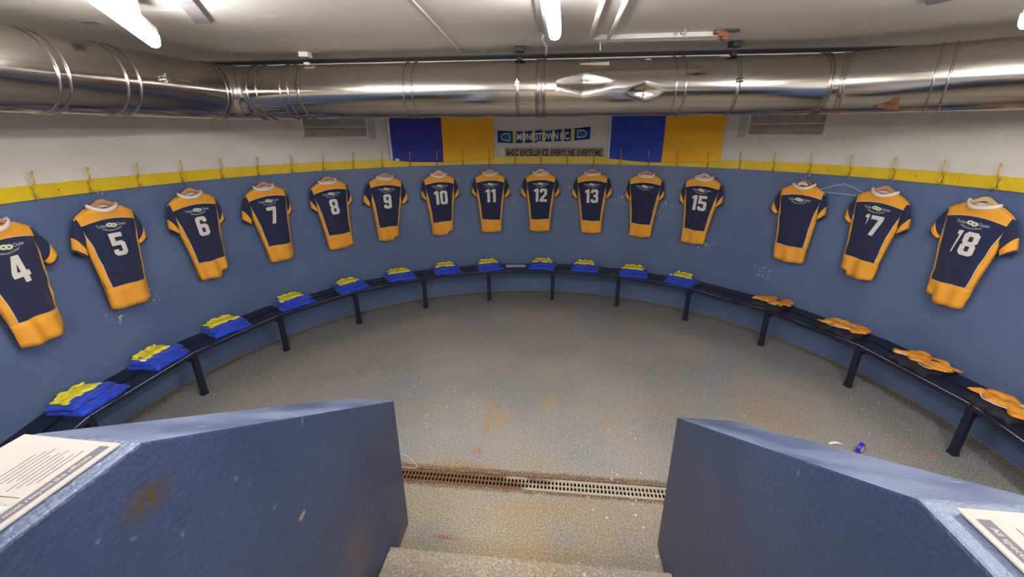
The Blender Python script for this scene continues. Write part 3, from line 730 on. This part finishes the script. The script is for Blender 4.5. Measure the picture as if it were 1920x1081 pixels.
for k, th in enumerate(ths):
    Ml = Bi @ frame(th, .36, 0)
    if leg_proto is None:
        mb = MB().box((-.026, -.02, .0), (.026, .02, bt-.035)); leg_proto = part('leg', mb, bench_m, bench, bevel=.004); lo = leg_proto
        mb = MB().box((-.02, -.002, bt-.095), (.02, .345, bt-.035)); br0 = part('bearer', mb, bench_m, bench, bevel=.003); br = br0
        ft0 = MB().box((-.03, -.024, 0), (.03, .024, .03)).build('foot_bracket', bench_m, leg_proto, bevel=.003)
    else:
        lo = leg_proto.copy(); COL.objects.link(lo); lo.parent = bench
        br = br0.copy(); COL.objects.link(br); br.parent = bench
        f_ = ft0.copy(); COL.objects.link(f_); f_.parent = lo
    lo.matrix_local = Ml @ Matrix.Translation((0, .01, 0)); br.matrix_local = Ml

# ---------------------------------------------------------------- folded kit
def slab(wx, wy, h, seed, amp=.006, z0=0.0, pw=5, nx=26, ny=20, skew=0.0, ox=0, oy=0, edge=.012, top=None, hole=None):
    def out(u, v):
        a, b = 2*u-1, 2*v-1
        x, y = a*wx/2, b*wy/2
        x += edge*noise.noise(Vector((a*1.7+seed, b*1.7, 3)))*(abs(a)**2)*2+skew*y; y += edge*noise.noise(Vector((a*2.3, b*1.7+seed, 5)))*(abs(b)**2)*2
        k = max(abs(a), abs(b)); return a, b, x+ox, y+oy, k
    def up_(u, v):
        a, b, x, y, k = out(u, v)
        e = (max(0, 1-abs(a)**pw)*max(0, 1-abs(b)**pw))**.35
        z = h*e*(.85+.3*noise.noise(Vector((a*1.5+seed, b*1.5, 1))))+amp*e*noise.noise(Vector((x*13+seed, y*22, seed)))*2.2
        z += amp*e*sin(y*48+noise.noise(Vector((x*7, seed, 0)))*6)*.6
        if top: z += top(a, b)*e
        if hole:
            hx, hy, rx, ry = hole; q = ((x-hx)/rx)**2+((y-hy)/ry)**2
            if q < 1: z -= h*.85*(1-q)**.5
            elif q < 2.4: z += .006*(2.4-q)
        return (x, y, z0+max(z, .0005))
    def dn(u, v):
        a, b, x, y, k = out(u, v); return (x*.985, y*.985, z0)
    mb = MB(); mb.grid(up_, nx, ny); mb.grid(dn, nx, ny)
    # stitch the rim
    n = (nx+1)*(ny+1); idx = [i for i in range(nx+1)]+[j*(nx+1)+nx for j in range(1, ny+1)]+[ny*(nx+1)+i for i in range(nx-1, -1, -1)]+[j*(nx+1) for j in range(ny-1, 0, -1)]
    for a, b in zip(idx, idx[1:]+idx[:1]): mb.f.append((a, b, b+n, a+n)); mb.m.append(0)
    return mb
def blue_kit(th, label, seed, rr=.215, turn=0):
    t = empty('folded_jersey', frame(th, rr, bt, 0, turn), label, 'folded jersey', 'blue and yellow folded jerseys on the bench')
    r = random.Random(seed); j = lambda a: r.uniform(-a, a)
    part('body', slab(.375+j(.02), .30, .046, seed, .006, oy=-.0, skew=j(.12)), royal, t, smooth=True)
    b2 = slab(.345+j(.02), .215, .036, seed+5, .007, z0=.038, oy=.035, ox=j(.01), skew=j(.15)); part('folded_front', b2, royal, t, smooth=True)
    part('yoke', slab(.27+j(.02), .13, .024, seed+9, .004, z0=.068, oy=.07, ox=-.01+j(.01), skew=j(.3), edge=.010, hole=(j(.02), .092, .042, .014), nx=34, ny=24), kit_yellow, t, smooth=True)
    part('rolled_collar', MB().tube([(-.122+.225*i/24, .116+.006*sin(i*.55+seed), .092+.006*sin(i*.7+seed*2)) for i in range(25)], [.005, .009]+[.0125+.002*sin(i*.9+seed) for i in range(21)]+[.009, .005], 10), kit_yellow, t, smooth=True)
    part('cuff_trim', slab(.035, .05, .012, seed+2, .002, z0=.072, ox=-.145, oy=.0+j(.02), nx=6, ny=6, edge=.004), kit_yellow if seed % 2 else kit_white, t, smooth=True)
    part('crest', MB().tube([(.11, .01, .070), (.11, .01, .0775)], .015, 12), kit_white, t)
def orange_kit(th, label, seed, rr=.2, turn=0, peak=.0, w_=.34):
    t = empty('folded_kit', frame(th, rr, bt, 0, turn), label, 'folded kit', 'orange folded kit on the right of the bench')
    part('dark_layer', slab(.35, .31, .05, seed, .008, oy=-.01), kit_dark, t, smooth=True)
    part('orange_layer', slab(w_, .21, .03, seed+5, .007, z0=.044, oy=.03, skew=.25, edge=.028, nx=36, ny=26, hole=(.07, .03, .03, .02) if seed % 2 else None), kit_orange, t, smooth=True)
    part('sleeve_end', slab(.1, .07, .018, seed+8, .006, z0=.048, ox=.15, oy=.02, edge=.01, nx=10, ny=8), kit_orange, t, smooth=True)
    part('neck_label', slab(.05, .03, .008, seed+3, .001, z0=.074, ox=.07, oy=.03, nx=5, ny=5, edge=.003), ink_pale if seed % 2 else kit_dark, t, smooth=True)
    mb = MB().tube([(-.16+.3*i/9, -.075-.03*sin(i*.8+seed),   .052+.004*sin(i*2)) for i in range(10)], .0035, 6); part('hem_piping', mb, kit_white, t, smooth=True)
BK = [(165, 745), (308, 670), (430, 612), (558, 568), (661, 537), (752, 518), (838, 505), (919, 500), (1018, 499), (1097, 502), (1187, 511), (1275, 527)]
BL = ['large folded blue and yellow jersey nearest the left parapet', 'folded blue and yellow jersey on bench below jersey 5', 'folded blue and yellow jersey on bench left of the leg below jersey 6', 'folded blue and yellow jersey on bench below jersey 7',
      'folded blue and yellow jersey on bench below jersey 8', 'folded blue and yellow jersey on bench below jersey 9', 'folded blue and yellow jersey on bench below jersey 10', 'folded blue and yellow jersey on bench below jersey 11, left of the pale plastic sheet',
      'folded blue and yellow jersey on bench below jersey 12, right of the pale plastic sheet', 'folded blue and yellow jersey on bench below jersey 13', 'folded blue and yellow jersey below the numberless jersey beside 13', 'loosely crumpled blue and yellow jersey below jersey 15, rightmost of the blue ones']
for k, ((px, py), lb) in enumerate(zip(BK, BL)):
    th, rr = polar(atz(px, py, .475)); blue_kit(th, lb, 11+k*3, .2, turn=.12*sin(k*2.1))
blue_kit(-1.775, 'folded jersey almost hidden behind the left parapet, left edge', 90, .2)
OK_ = [((1443, 568), 'small folded orange and black kit below the numberless jersey, farthest of the orange ones'), ((1578, 615), 'folded orange and black kit on bench second of the orange ones'), ((1714, 680), 'folded orange and black kit on bench below jersey 17, third orange one'), ((1868, 762), 'large folded orange and black kit below jersey 18 at the right edge')]
for k, ((px, py), lb) in enumerate(OK_):
    th, rr = polar(atz(px, py, .475)); orange_kit(th, lb, 40+k*3, .2, turn=.1*sin(k*3), w_=.3+.03*k)
th, rr = polar(atz(967, 497, .46))
mb = slab(.30, .13, .006, 5, .002, nx=24, ny=10, edge=.01); o = mb.build('plastic_sheet', plastic_m, smooth=True, M=frame(th, .15, bt+.001)); tag(o, 'pale crinkled plastic sheet on bench between the packs below 11 and 12', 'plastic sheet')

# ---------------------------------------------------------------- duct
DZ, DR = 2.625, .19
pts = [Vector((-2.62, .7, DZ)), Vector((-2.22, 3.70, DZ)), Vector((2.2, 3.234, DZ)), Vector((3.35, 2.24, DZ))]
def unit(a, b): return (b-a).normalized()
def arc(p, a, b, r, n=10):
    d0 = unit(a, p); d1 = unit(p, b); ang = d0.angle(d1); L_ = r*tan(ang/2); s = p-d0*L_
    c = s+(d1-d0*d0.dot(d1)).normalized()*r
    out = []
    nn = (d1-d0*d0.dot(d1)).normalized()
    for i in range(n+1):
        q = ang*i/n; out.append(c-nn*r*cos(q)+d0*r*sin(q))
    return out
aL = arc(pts[1], pts[0], pts[2], .26); aR = arc(pts[2], pts[1], pts[3], .3)
duct = empty('ventilation_duct', Matrix.Translation((0, 3.46, DZ)), 'large shiny round metal duct hanging below the ceiling', 'duct')
Di = Matrix.Translation((0, -3.46, -DZ))
def duct_piece(name, path, dent=False, sag=.0012):
    """lofted tube with vertical rings"""
    P = path; n = 72; mb = MB(); vs = []
    for i, p in enumerate(P):
        t_ = (P[min(i+1, len(P)-1)]-P[max(i-1, 0)]).normalized(); s = Vector((-t_.y, t_.x, 0)).normalized()
        for j in range(n):
            q = 2*pi*j/n; r = DR+.0007*sin(p.x*5+p.y*4+2*sin(q*2))+.0005*sin(p.x*17+p.y*13+3*cos(q))
            v = s*(-cos(q))+Vector((0, 0, sin(q)))      # q = 0 faces away from s
            w_ = p+v*r
            if dent:
                for (dx, dq, rx, rq, amp) in ((.52, .1, .24, .5, .03), (.93, -.22, .14, .34, .024)):
                    fq = (q if q < pi else q-2*pi)
                    ff = fq-dq
                    e = max(0, 1-abs((p.x-dx)/rx)**1.0-abs(ff/rq)**1.2)
                    w_ -= v*amp*e**1.25
            vs.append(Di @ w_)
    mb.add(vs, [(i*n+j, i*n+(j+1) % n, (i+1)*n+(j+1) % n, (i+1)*n+j) for i in range(len(P)-1) for j in range(n)])
    return part(name, mb, duct_m, duct, smooth=True)
def seg(a, b, st): 
    k = max(2, int((b-a).length/st)); return [a.lerp(b, i/k) for i in range(k+1)]
duct_piece('duct_section', seg(pts[0], aL[0], .04)); duct_piece('elbow', aL)
mid = seg(aL[-1], aR[0], .02)
m1, m2 = aL[-1].lerp(aR[0], .565), aL[-1].lerp(aR[0], .785)
duct_piece('duct_section', seg(aL[-1], m1, .04)); duct_piece('duct_section', seg(m1, m2, .0125), dent=True); duct_piece('duct_section', seg(m2, aR[0], .04))
duct_piece('elbow', aR); duct_piece('duct_section', seg(aR[-1], pts[3], .04))
def band(p, t_, r=DR+.002, rad=.006, name='band'):
    s = Vector((-t_.y, t_.x, 0)).normalized(); ring = [Di @ (p+s*(r*cos(q))+Vector((0, 0, r*sin(q)))) for q in [2*pi*i/64 for i in range(64)]]
    part(name, MB().tube(ring, rad, 8, closed=True), duct_band, duct, smooth=True)
dM = unit(aL[-1], aR[0]); dL = unit(pts[0], aL[0]); dR = unit(aR[-1], pts[3])
def on_line(px, a, d):                       # point of the duct axis seen in column px at about duct height
    rr_ = ray(px, 165); k = rr_.x/rr_.y       # X = k Y
    s = (k*a.y-a.x)/(d.x-k*d.y); return a+d*s
for px in (492, 508, 551, 565, 771, 786, 1007, 1023, 1256, 1273): band(on_line(px, aL[-1], dM), dM, rad=.0055)
for px in (45, 66, 178, 203): 
    rr_ = ray(px, 130); k = rr_.x/rr_.y; s = (k*pts[0].y-pts[0].x)/(dL.x-k*dL.y); band(pts[0]+dL*s, dL)
for px in (1752, 1778):
    rr_ = ray(px, 140); k = rr_.x/rr_.y; s = (k*aR[-1].y-aR[-1].x)/(dR.x-k*dR.y); band(aR[-1]+dR*s, dR)
for i_, (ar, c) in enumerate(((aL, (0, 2, 6, 10)), (aR, (0, 2, 8, 10)))):
    for k in c:
        t_ = (ar[min(k+1, 10)]-ar[max(k-1, 0)]).normalized(); band(ar[k], t_, rad=.006)
# flat joining collar, clamps, hangers, torn tape
p = on_line(1015, aL[-1], dM); s = Vector((-dM.y, dM.x, 0)).normalized()
ring = []
mb = MB(); vs = []
for i in range(64):
    q = 2*pi*i/64
    for dd in (-.035, .035): vs.append(Di @ (p+dM*dd+s*((DR+.003)*cos(q))+Vector((0, 0, (DR+.003)*sin(q)))))
mb.add(vs, [(2*i, (2*i+2) % 128, (2*i+3) % 128, 2*i+1) for i in range(64)]); part('joint_collar', mb, duct_band, duct, smooth=True, solid=.003)
for kx, (px, a_, d_) in enumerate(((583, aL[-1], dM), (974, aL[-1], dM), (1365, aL[-1], dM))):
    p = on_line(px, a_, d_); s = Vector((-d_.y, d_.x, 0)).normalized()
    if s.y > 0: s = -s
    vs = []; mb = MB()
    for i in range(48):
        q = 2*pi*i/48
        for dd in (-.011, .011): vs.append(Di @ (p+d_*dd+s*((DR+.002)*cos(q))+Vector((0, 0, (DR+.002)*sin(q)))))
    mb.add(vs, [(2*i, (2*i+2) % 96, (2*i+3) % 96, 2*i+1) for i in range(48)])
    st = part('strap', mb, duct_band, duct, smooth=True, solid=.0015)
    cl = Di @ (p+s*(DR+.012)+Vector((0, 0, .02)))
    mb = MB().box((cl.x-.014, cl.y-.012, cl.z-.014), (cl.x+.014, cl.y+.012, cl.z-.004)); mb.box((cl.x-.014, cl.y-.012, cl.z+.004), (cl.x+.014, cl.y+.012, cl.z+.014)); mb.tube([(cl.x, cl.y-.006, cl.z-.03), (cl.x, cl.y-.006, cl.z+.03)], .004, 8)
    part('clamp_bolt', mb, dark_metal if kx != 1 else steel, duct)
    h = Di @ p
    mb = MB().tube([(h.x, h.y, DR), (h.x, h.y, CEIL-DZ)], .007, 8); part('hanger_rod', mb, dark_metal, duct)
    mb = MB().box((h.x-.035, h.y-.05, CEIL-DZ-.035), (h.x+.035, h.y+.03, CEIL-DZ-.001)); mb.box((h.x-.02, h.y-.02, DR), (h.x+.02, h.y+.02, DR+.018)); part('hanger_bracket', mb, [white_metal, dark_metal, dark_metal][kx], duct, bevel=.003)
for (px, py, wdt, hgt, m_) in ((1110, 130, .2, .03, old_tape), (1205, 122, .04, .02, old_tape), (1343, 118, .07, .02, old_tape), (1049, 178, .055, .014, kit_white)):
    p = on_line(px, aL[-1], dM); yb_ = 165-py; q0 = yb_/52*1.1
    q0 = max(-1.3, min(1.3, math.asin(max(-.98, min(.98, yb_/54.)))+.12))
    s = Vector((-dM.y, dM.x, 0)).normalized(); s = -s if s.y > 0 else s
    def TP(u, v):
        q = q0+(v-.5)*hgt/DR*(1 if m_ is kit_white else (.5+.7*u)); return Di @ (p+dM*((u-.5)*wdt)+s*((DR+.0035)*cos(q))+Vector((0, 0, (DR+.0035)*sin(q))))
    part('torn_tape', MB().grid(TP, 8, 4), m_, duct, solid=.001)

s = Vector((-dR.y, dR.x, 0)).normalized(); s = -s if s.y > 0 else s
rr_ = ray(1668, 190); k = rr_.x/rr_.y; p = aR[-1]+dR*((k*aR[-1].y-aR[-1].x)/(dR.x-k*dR.y))
def TP(u, v):
    q = -.95+(v-.35)*.55*(u if u < .75 else 1.2-u*.3); return Di @ (p+dR*((u-.6)*.13)+s*((DR+.003)*cos(q))+Vector((0, 0, (DR+.003)*sin(q))))
part('rust_patch', MB().grid(TP, 8, 6), rust_m, duct, solid=.001)
for px, ln in ((256, (pts[0], dL)),):
    rr_ = ray(px, 140); k = rr_.x/rr_.y; p = ln[0]+ln[1]*((k*ln[0].y-ln[0].x)/(ln[1].x-k*ln[1].y)); s = Vector((ln[1].y, -ln[1].x, 0))
    cl = Di @ (p+s*(DR+.010)+Vector((0, 0, .03)))
    mb = MB().box((cl.x-.012, cl.y-.02, cl.z-.014), (cl.x+.012, cl.y+.02, cl.z-.004)); mb.box((cl.x-.012, cl.y-.02, cl.z+.004), (cl.x+.012, cl.y+.02, cl.z+.014)); mb.tube([(cl.x, cl.y, cl.z-.026), (cl.x, cl.y, cl.z+.026)], .004, 8)
    part('clamp_bolt', mb, steel, duct)

# ---------------------------------------------------------------- ceiling lamps
def lamp(a, b, zb, label, wdt=.07, mount=None):
    a, b = Vector((a[0], a[1])), Vector((b[0], b[1])); L_ = (b-a).length; ang = atan2(b.y-a.y, b.x-a.x)
    M = Matrix.Translation((a.x, a.y, zb)) @ Matrix.Rotation(ang, 4, 'Z')
    t = empty('ceiling_light', M, label, 'ceiling light', 'long tube lights on the ceiling')
    hb = CEIL-zb
    mb = MB().box((0.004, -wdt*.5, .0565), (L_, wdt*.5, .085)); mb.box((.25, -.02, .085), (.32, .02, hb-.0005)); mb.box((L_-.32, -.02, .085), (L_-.25, .02, hb-.0005)); part('housing', mb, white_metal, t, bevel=.006)
    n = 12; vs = []; prof = [(-wdt/2, .056), (-wdt/2, .032), (-wdt*.43, .012), (-wdt*.25, .002), (0, 0), (wdt*.25, .002), (wdt*.43, .012), (wdt/2, .032), (wdt/2, .056)]
    for x in (0, L_): vs += [(x, y, z) for y, z in prof]
    k = len(prof); mb = MB().add(vs, [(i, i+1, k+i+1, k+i) for i in range(k-1)]+[tuple(range(k)), tuple(range(k, 2*k))[::-1], (0, k, 2*k-1, k-1)])
    part('diffuser', mb, lamp_glow, t, bevel=.004)
def zpt(x, y, z): p = atz(x, y, z); return (p.x, p.y)
p0 = Vector(zpt(1040, 76, 2.72)); p1 = Vector(zpt(1028, 0, 2.72)); lamp(p0, p0+(p1-p0).normalized()*1.5, 2.72, 'glowing tube light in the middle of the ceiling', .056)
p0 = Vector(zpt(292, 90, 2.72)); p1 = Vector(zpt(168, 0, 2.72)); lamp(p0, p0+(p1-p0).normalized()*1.5, 2.72, 'glowing tube light at the upper left crossing the duct', .054)
p0 = Vector(zpt(1919, 56, 2.7)); lamp(p0, p0+Vector((-.02, -1)).normalized()*1.5, 2.7, 'end of a glowing tube light at the right edge of the photo', .07)
for x, nm in ((-.3, 'left'), (.35, 'right')):  # unseen tubes added behind the view to brighten the far wall
    lamp((x, -1.2), (x, -2.7), 2.72, 'unseen tube light added as fill over the landing, the %s one of the nearer pair behind the view' % nm, .09)
    lamp((x, -3.1), (x, -4.6), 2.72, 'unseen tube light added as fill over the landing, the %s one of the farther pair behind the view' % nm, .09)

# ---------------------------------------------------------------- ceiling bits
def ceil_poly(name, px, z0, z1, m_, label, cat):
    q = [atz(x, y, z0) for x, y in px]; c = sum(q, Vector())/len(q); c.z = z0
    o = MB().prism([(v.x-c.x, v.y-c.y) for v in q], 0, z1-z0).build(name, m_, M=Matrix.Translation(c)); return tag(o, label, cat)
ceil_poly('joint_cover', [(317, -12), (350, -12), (397, 45), (367, 44)], 2.885, 2.8995, grey_panel, 'narrow dark grey cover strip on the ceiling right of the left light', 'ceiling cover')
ceil_poly('joint_cover', [(1731, 2), (1738, 11), (1808, -4), (1800, -14)], 2.885, 2.8995, grey_panel, 'short dark grey cover strip on the ceiling at the upper right', 'ceiling cover')
ceil_poly('cable_trunking', [(1000, -8), (1011, -8), (1020, 60), (1010, 60)], 2.87, 2.8995, grey_metal, 'grey cable trunking on the ceiling just left of the middle light', 'cable trunking')
def pipe(name, pts_, z, r, m_, label, cat):
    q = [atz(x, y, z) for x, y in pts_]; c = q[0].copy()
    o = MB().tube([v-c for v in q], r, 10).build(name, m_, M=Matrix.Translation(c), smooth=True); return tag(o, label, cat)
def pipe_drop(o): return o
pipe('conduit_pipe', [(1014, -8), (1021, 62)], 2.884, .012, white_pipe, 'thin white conduit between the grey trunking and the middle light', 'conduit pipe')
pipe('conduit_pipe', [(1106, 74), (1133, -8)], 2.882, .0125, white_pipe, 'left of the two white conduit pipes running along the ceiling', 'conduit pipe')
pipe('conduit_pipe', [(1140, 73), (1177, -8)], 2.882, .0125, white_pipe, 'right of the two white conduit pipes running along the ceiling', 'conduit pipe')
ceil_poly('metal_channel', [(1114, 74), (1345, 67), (1345, 75), (1120, 79)], 2.875, 2.8995, chip_white, 'long white metal channel across the ceiling before the duct', 'metal channel')
q = atz(1358, 64, 2.88)
t = empty('rusted_bracket', Matrix.Translation((q.x, q.y, 2.8995)), 'rusted bracket on the ceiling at the end of the white channel', 'bracket')
mb = MB().box((-.06, -.03, -.02), (.0, .03, 0)); mb.box((-.015, -.02, -.05), (.02, .025, 0)); mb.box((-.05, -.035, -.035), (.012, -.02, -.01)); part('rusty_clip', mb, rust_m, t, bevel=.004)
mb = MB().box((-.005, -.035, -.012), (.075, -.0, -.0)); part('dark_plate', mb, dark_metal, t, bevel=.002)
q = atz(1284, 64, 2.87); mb = MB().tube([(0, 0, 0), (0, 0, -.04)], .006, 8); mb.box((-.025, -.012, -.03), (.008, .012, -.02)); mb.box((-.009, -.009, -.05), (.009, .009, -.038))
o = mb.build('ceiling_bolt', grey_metal, M=Matrix.Translation((q.x, q.y, 2.8995))); tag(o, 'small threaded bolt hanging from the white ceiling channel', 'bolt')
q = atz(1125, 88, 2.87); mb = MB().tube([(0, 0, 0), (0.004, .003, -.05)], .004, 8)
o = mb.build('cable_end', white_pipe, M=Matrix.Translation((q.x, q.y, 2.8995))); tag(o, 'short white cable end sticking out of the ceiling near the duct', 'cable')
q = atz(170, 42, 2.89)
o = MB().box((-.05, -.03, -.012), (.05, .03, 0)).build('ceiling_plate', grey_panel, M=Matrix.Translation((q.x, q.y, 2.8995))); tag(o, 'grey fixing plate on the ceiling above the left part of the duct', 'fixing plate')
a, b = atz(766, -8, 2.897), atz(864, 97, 2.897)
struct(MB().tube([a, b], .004, 6).build('trim_3', ceil_m))
# vertical cable from the conduit down over the duct
p = on_line(1022, aL[-1], dM); q0 = atz(1021, 62, 2.884)
path = [q0, Vector((q0.x, q0.y+.2, 2.886)), Vector((p.x, p.y-.08, 2.885)), Vector((p.x, p.y-.02, 2.84))]
c = path[0].copy(); o = MB().tube([v-c for v in path], .006, 8).build('duct_cable', white_pipe, M=Matrix.Translation(c), smooth=True); tag(o, 'thin white cable running from the conduit end to the duct', 'cable')

# ---------------------------------------------------------------- papers on the parapets
def paper(M, w_, l_, label, flip, lift):
    t = empty('team_sheet', M, label, 'paper', None)
    def Z(x, y):
        return lift[0]+lift[1]*max(0, (x if not flip else x)/w_)**2+.0025*sin(y*16+1)*(x/w_)
    def Q(x, y, d): return (x, y, Z(x, y)+d)
    n = 14
    body = MB(); body.grid(lambda u, v: Q(w_*u, l_*v, 0), n, n)
    body.grid(lambda u, v: Q(w_*u, l_*v, -.0035), n, n)
    for fn in (lambda u, v: Q(w_*u, 0, -.0035*v), lambda u, v: Q(w_*u, l_, -.0035*v), lambda u, v: Q(0, l_*u, -.0035*v), lambda u, v: Q(w_, l_*u, -.0035*v)): body.grid(fn, n, 1)
    part('pages', body, paper_m, t)
    pr = MB()
    def rect(x0, y0, x1, y1, mi): pr.grid(lambda u, v: Q(x0+(x1-x0)*u, y0+(y1-y0)*v, .0005), 4, 8, mi)
    # local frame: x from the band edge inwards, y along the band
    rect(.012, .012, .034, l_-.022, 0)
    for i in range(9):
        x0 = .052+i*.0105; rect(x0, .03+.01*(i % 3), x0+.0016, .115+.008*((i*5) % 4), 2)
    for i in range(10):
        x0 = .050+i*.0105; rect(x0, l_*.55, x0+.0016, l_*.55+.075+.008*((i*3) % 5), 2)
    for i in range(8):
        x0 = w_*.76+i*.006; rect(x0, l_*.5, x0+.0012, l_-.05-.006*((i*7) % 4), 2)
    rect(.044, l_*.5, w_-.02, l_*.5+.0012, 2)
    if not flip: pass
    part('print', pr, [ink_grey, ink_blue, ink_text, ink_pale], t)
    return t, Q
# left sheet: local x points from the inner edge outwards (-xb), y towards the camera (-yb)
Mp = BM @ Matrix.Translation((-.907, .642, ZK)) @ Matrix.Rotation(pi, 4, 'Z')
t, Q = paper(Mp, .228, .297, 'printed cream sheet with a blue panel on the left parapet', False, (.006, .004))
def band_text(x, z): return Q(.015+.0+.0155-z if False else .0305-z*1.0, .275-x if False else .0, 0)
tx = text_mb('All spectators must respect the officials', .0105, .235, .02, lambda x, z: Q(.018+z, .042+.235-x, .0011))
# keep only glyphs that fall on the sheet
keep = [f for f in tx.f if all(tx.v[i][1] < .29 for i in f)]; tx.f = keep; tx.m = [0]*len(keep)
part('band_lettering', tx, paper_m, t)
pr = MB()
def rect2(x0, y0, x1, y1, mi, d=.001): pr.grid(lambda u, v: Q(x0+(x1-x0)*u, y0+(y1-y0)*v, d), 4, 8, mi)
rect2(.038, .168, .12, .29, 1, .0009); rect2(.092, .168, .115, .288, 0, .0012)
for i in range(6): rect2(.046+i*.007, .185+.008*((i*3) % 3), .0475+i*.007, .29-.01*((i*5) % 3), 2, .0013)
part('panel_print', pr, [ink_blue, ink_pale, ink_text], t)
part('panel_lettering', text_mb('Officials', .012, .07, .03, lambda x, z: Q(.098+z, .225+.07-x, .0016)), paper_m, t)
# right sheet: local x points from the inner edge outwards (+xb), y towards the camera
Mp = BM @ Matrix.Translation((.704, .632, ZK)) @ Matrix(((1, 0, 0, 0), (0, -1, 0, 0), (0, 0, 1, 0), (0, 0, 0, 1))) 
Mp = BM @ Matrix.Translation((.704, .632-.297, ZK))
t, Q2 = paper(Mp, .228, .297, 'printed cream sheet with a grey lettered band on the right parapet', True, (.010, -.003))
tx = text_mb('All spectators must respect the officials', .0105, .235, .02, lambda x, z: Q2(.018+z, .297-.038-x, .0011))
keep = [f for f in tx.f if all(tx.v[i][1] > .012 for i in f)]; tx.f = keep; tx.m = [0]*len(keep)
part('band_lettering', tx, paper_m, t)

# ---------------------------------------------------------------- small things on the floor
p = atz(1613, 842, .03)
t = empty('tape_roll', Matrix.Translation((p.x, p.y, 0)) @ Matrix.Rotation(.5, 4, 'Z'), 'blue roll of tape standing on the floor behind the right parapet', 'tape')
def ringmb(r0, r1, wd):
    n = 32; vs = []; 
    for i in range(n):
        q = 2*pi*i/n
        for r_, y in ((r0, -wd), (r1, -wd), (r1, wd), (r0, wd)): vs.append((r_*cos(q), y, .042+r_*sin(q)))
    return MB().add(vs, [(i*4+j, ((i+1) % n)*4+j, ((i+1) % n)*4+(j+1) % 4, i*4+(j+1) % 4) for i in range(n) for j in range(4)])
part('tape', ringmb(.03, .042, .013), tape_blue, t); part('core', ringmb(.024, .03, .013), card_m, t)
p = atz(1566, 832, .01)
mb = MB().tube([(-.05, .0, .012), (-.02, .012, .013), (.02, .01, .014), (.05, -.01, .012)], [.006, .012, .012, .005], 10)
o = mb.build('tape_scrap', kit_white, smooth=True, M=Matrix.Translation((p.x, p.y, 0))); tag(o, 'white crumpled tape scrap on the floor left of the blue roll', 'tape scrap')
qs = [(735, 846), (757, 852), (768, 858), (776, 866), (782.5, 873), (780, 877), (770, 877), (757, 875.5), (735, 873)]
pp = [atz(x, y, .006) for x, y in qs]; c = pp[4].copy(); c.z = 0
o = MB().tube([v-c for v in pp], .0022, 8).build('loose_cord', cord_m, smooth=True, M=Matrix.Translation(c)); tag(o, 'thin white cord looped on the floor beside the left parapet foot', 'cord')
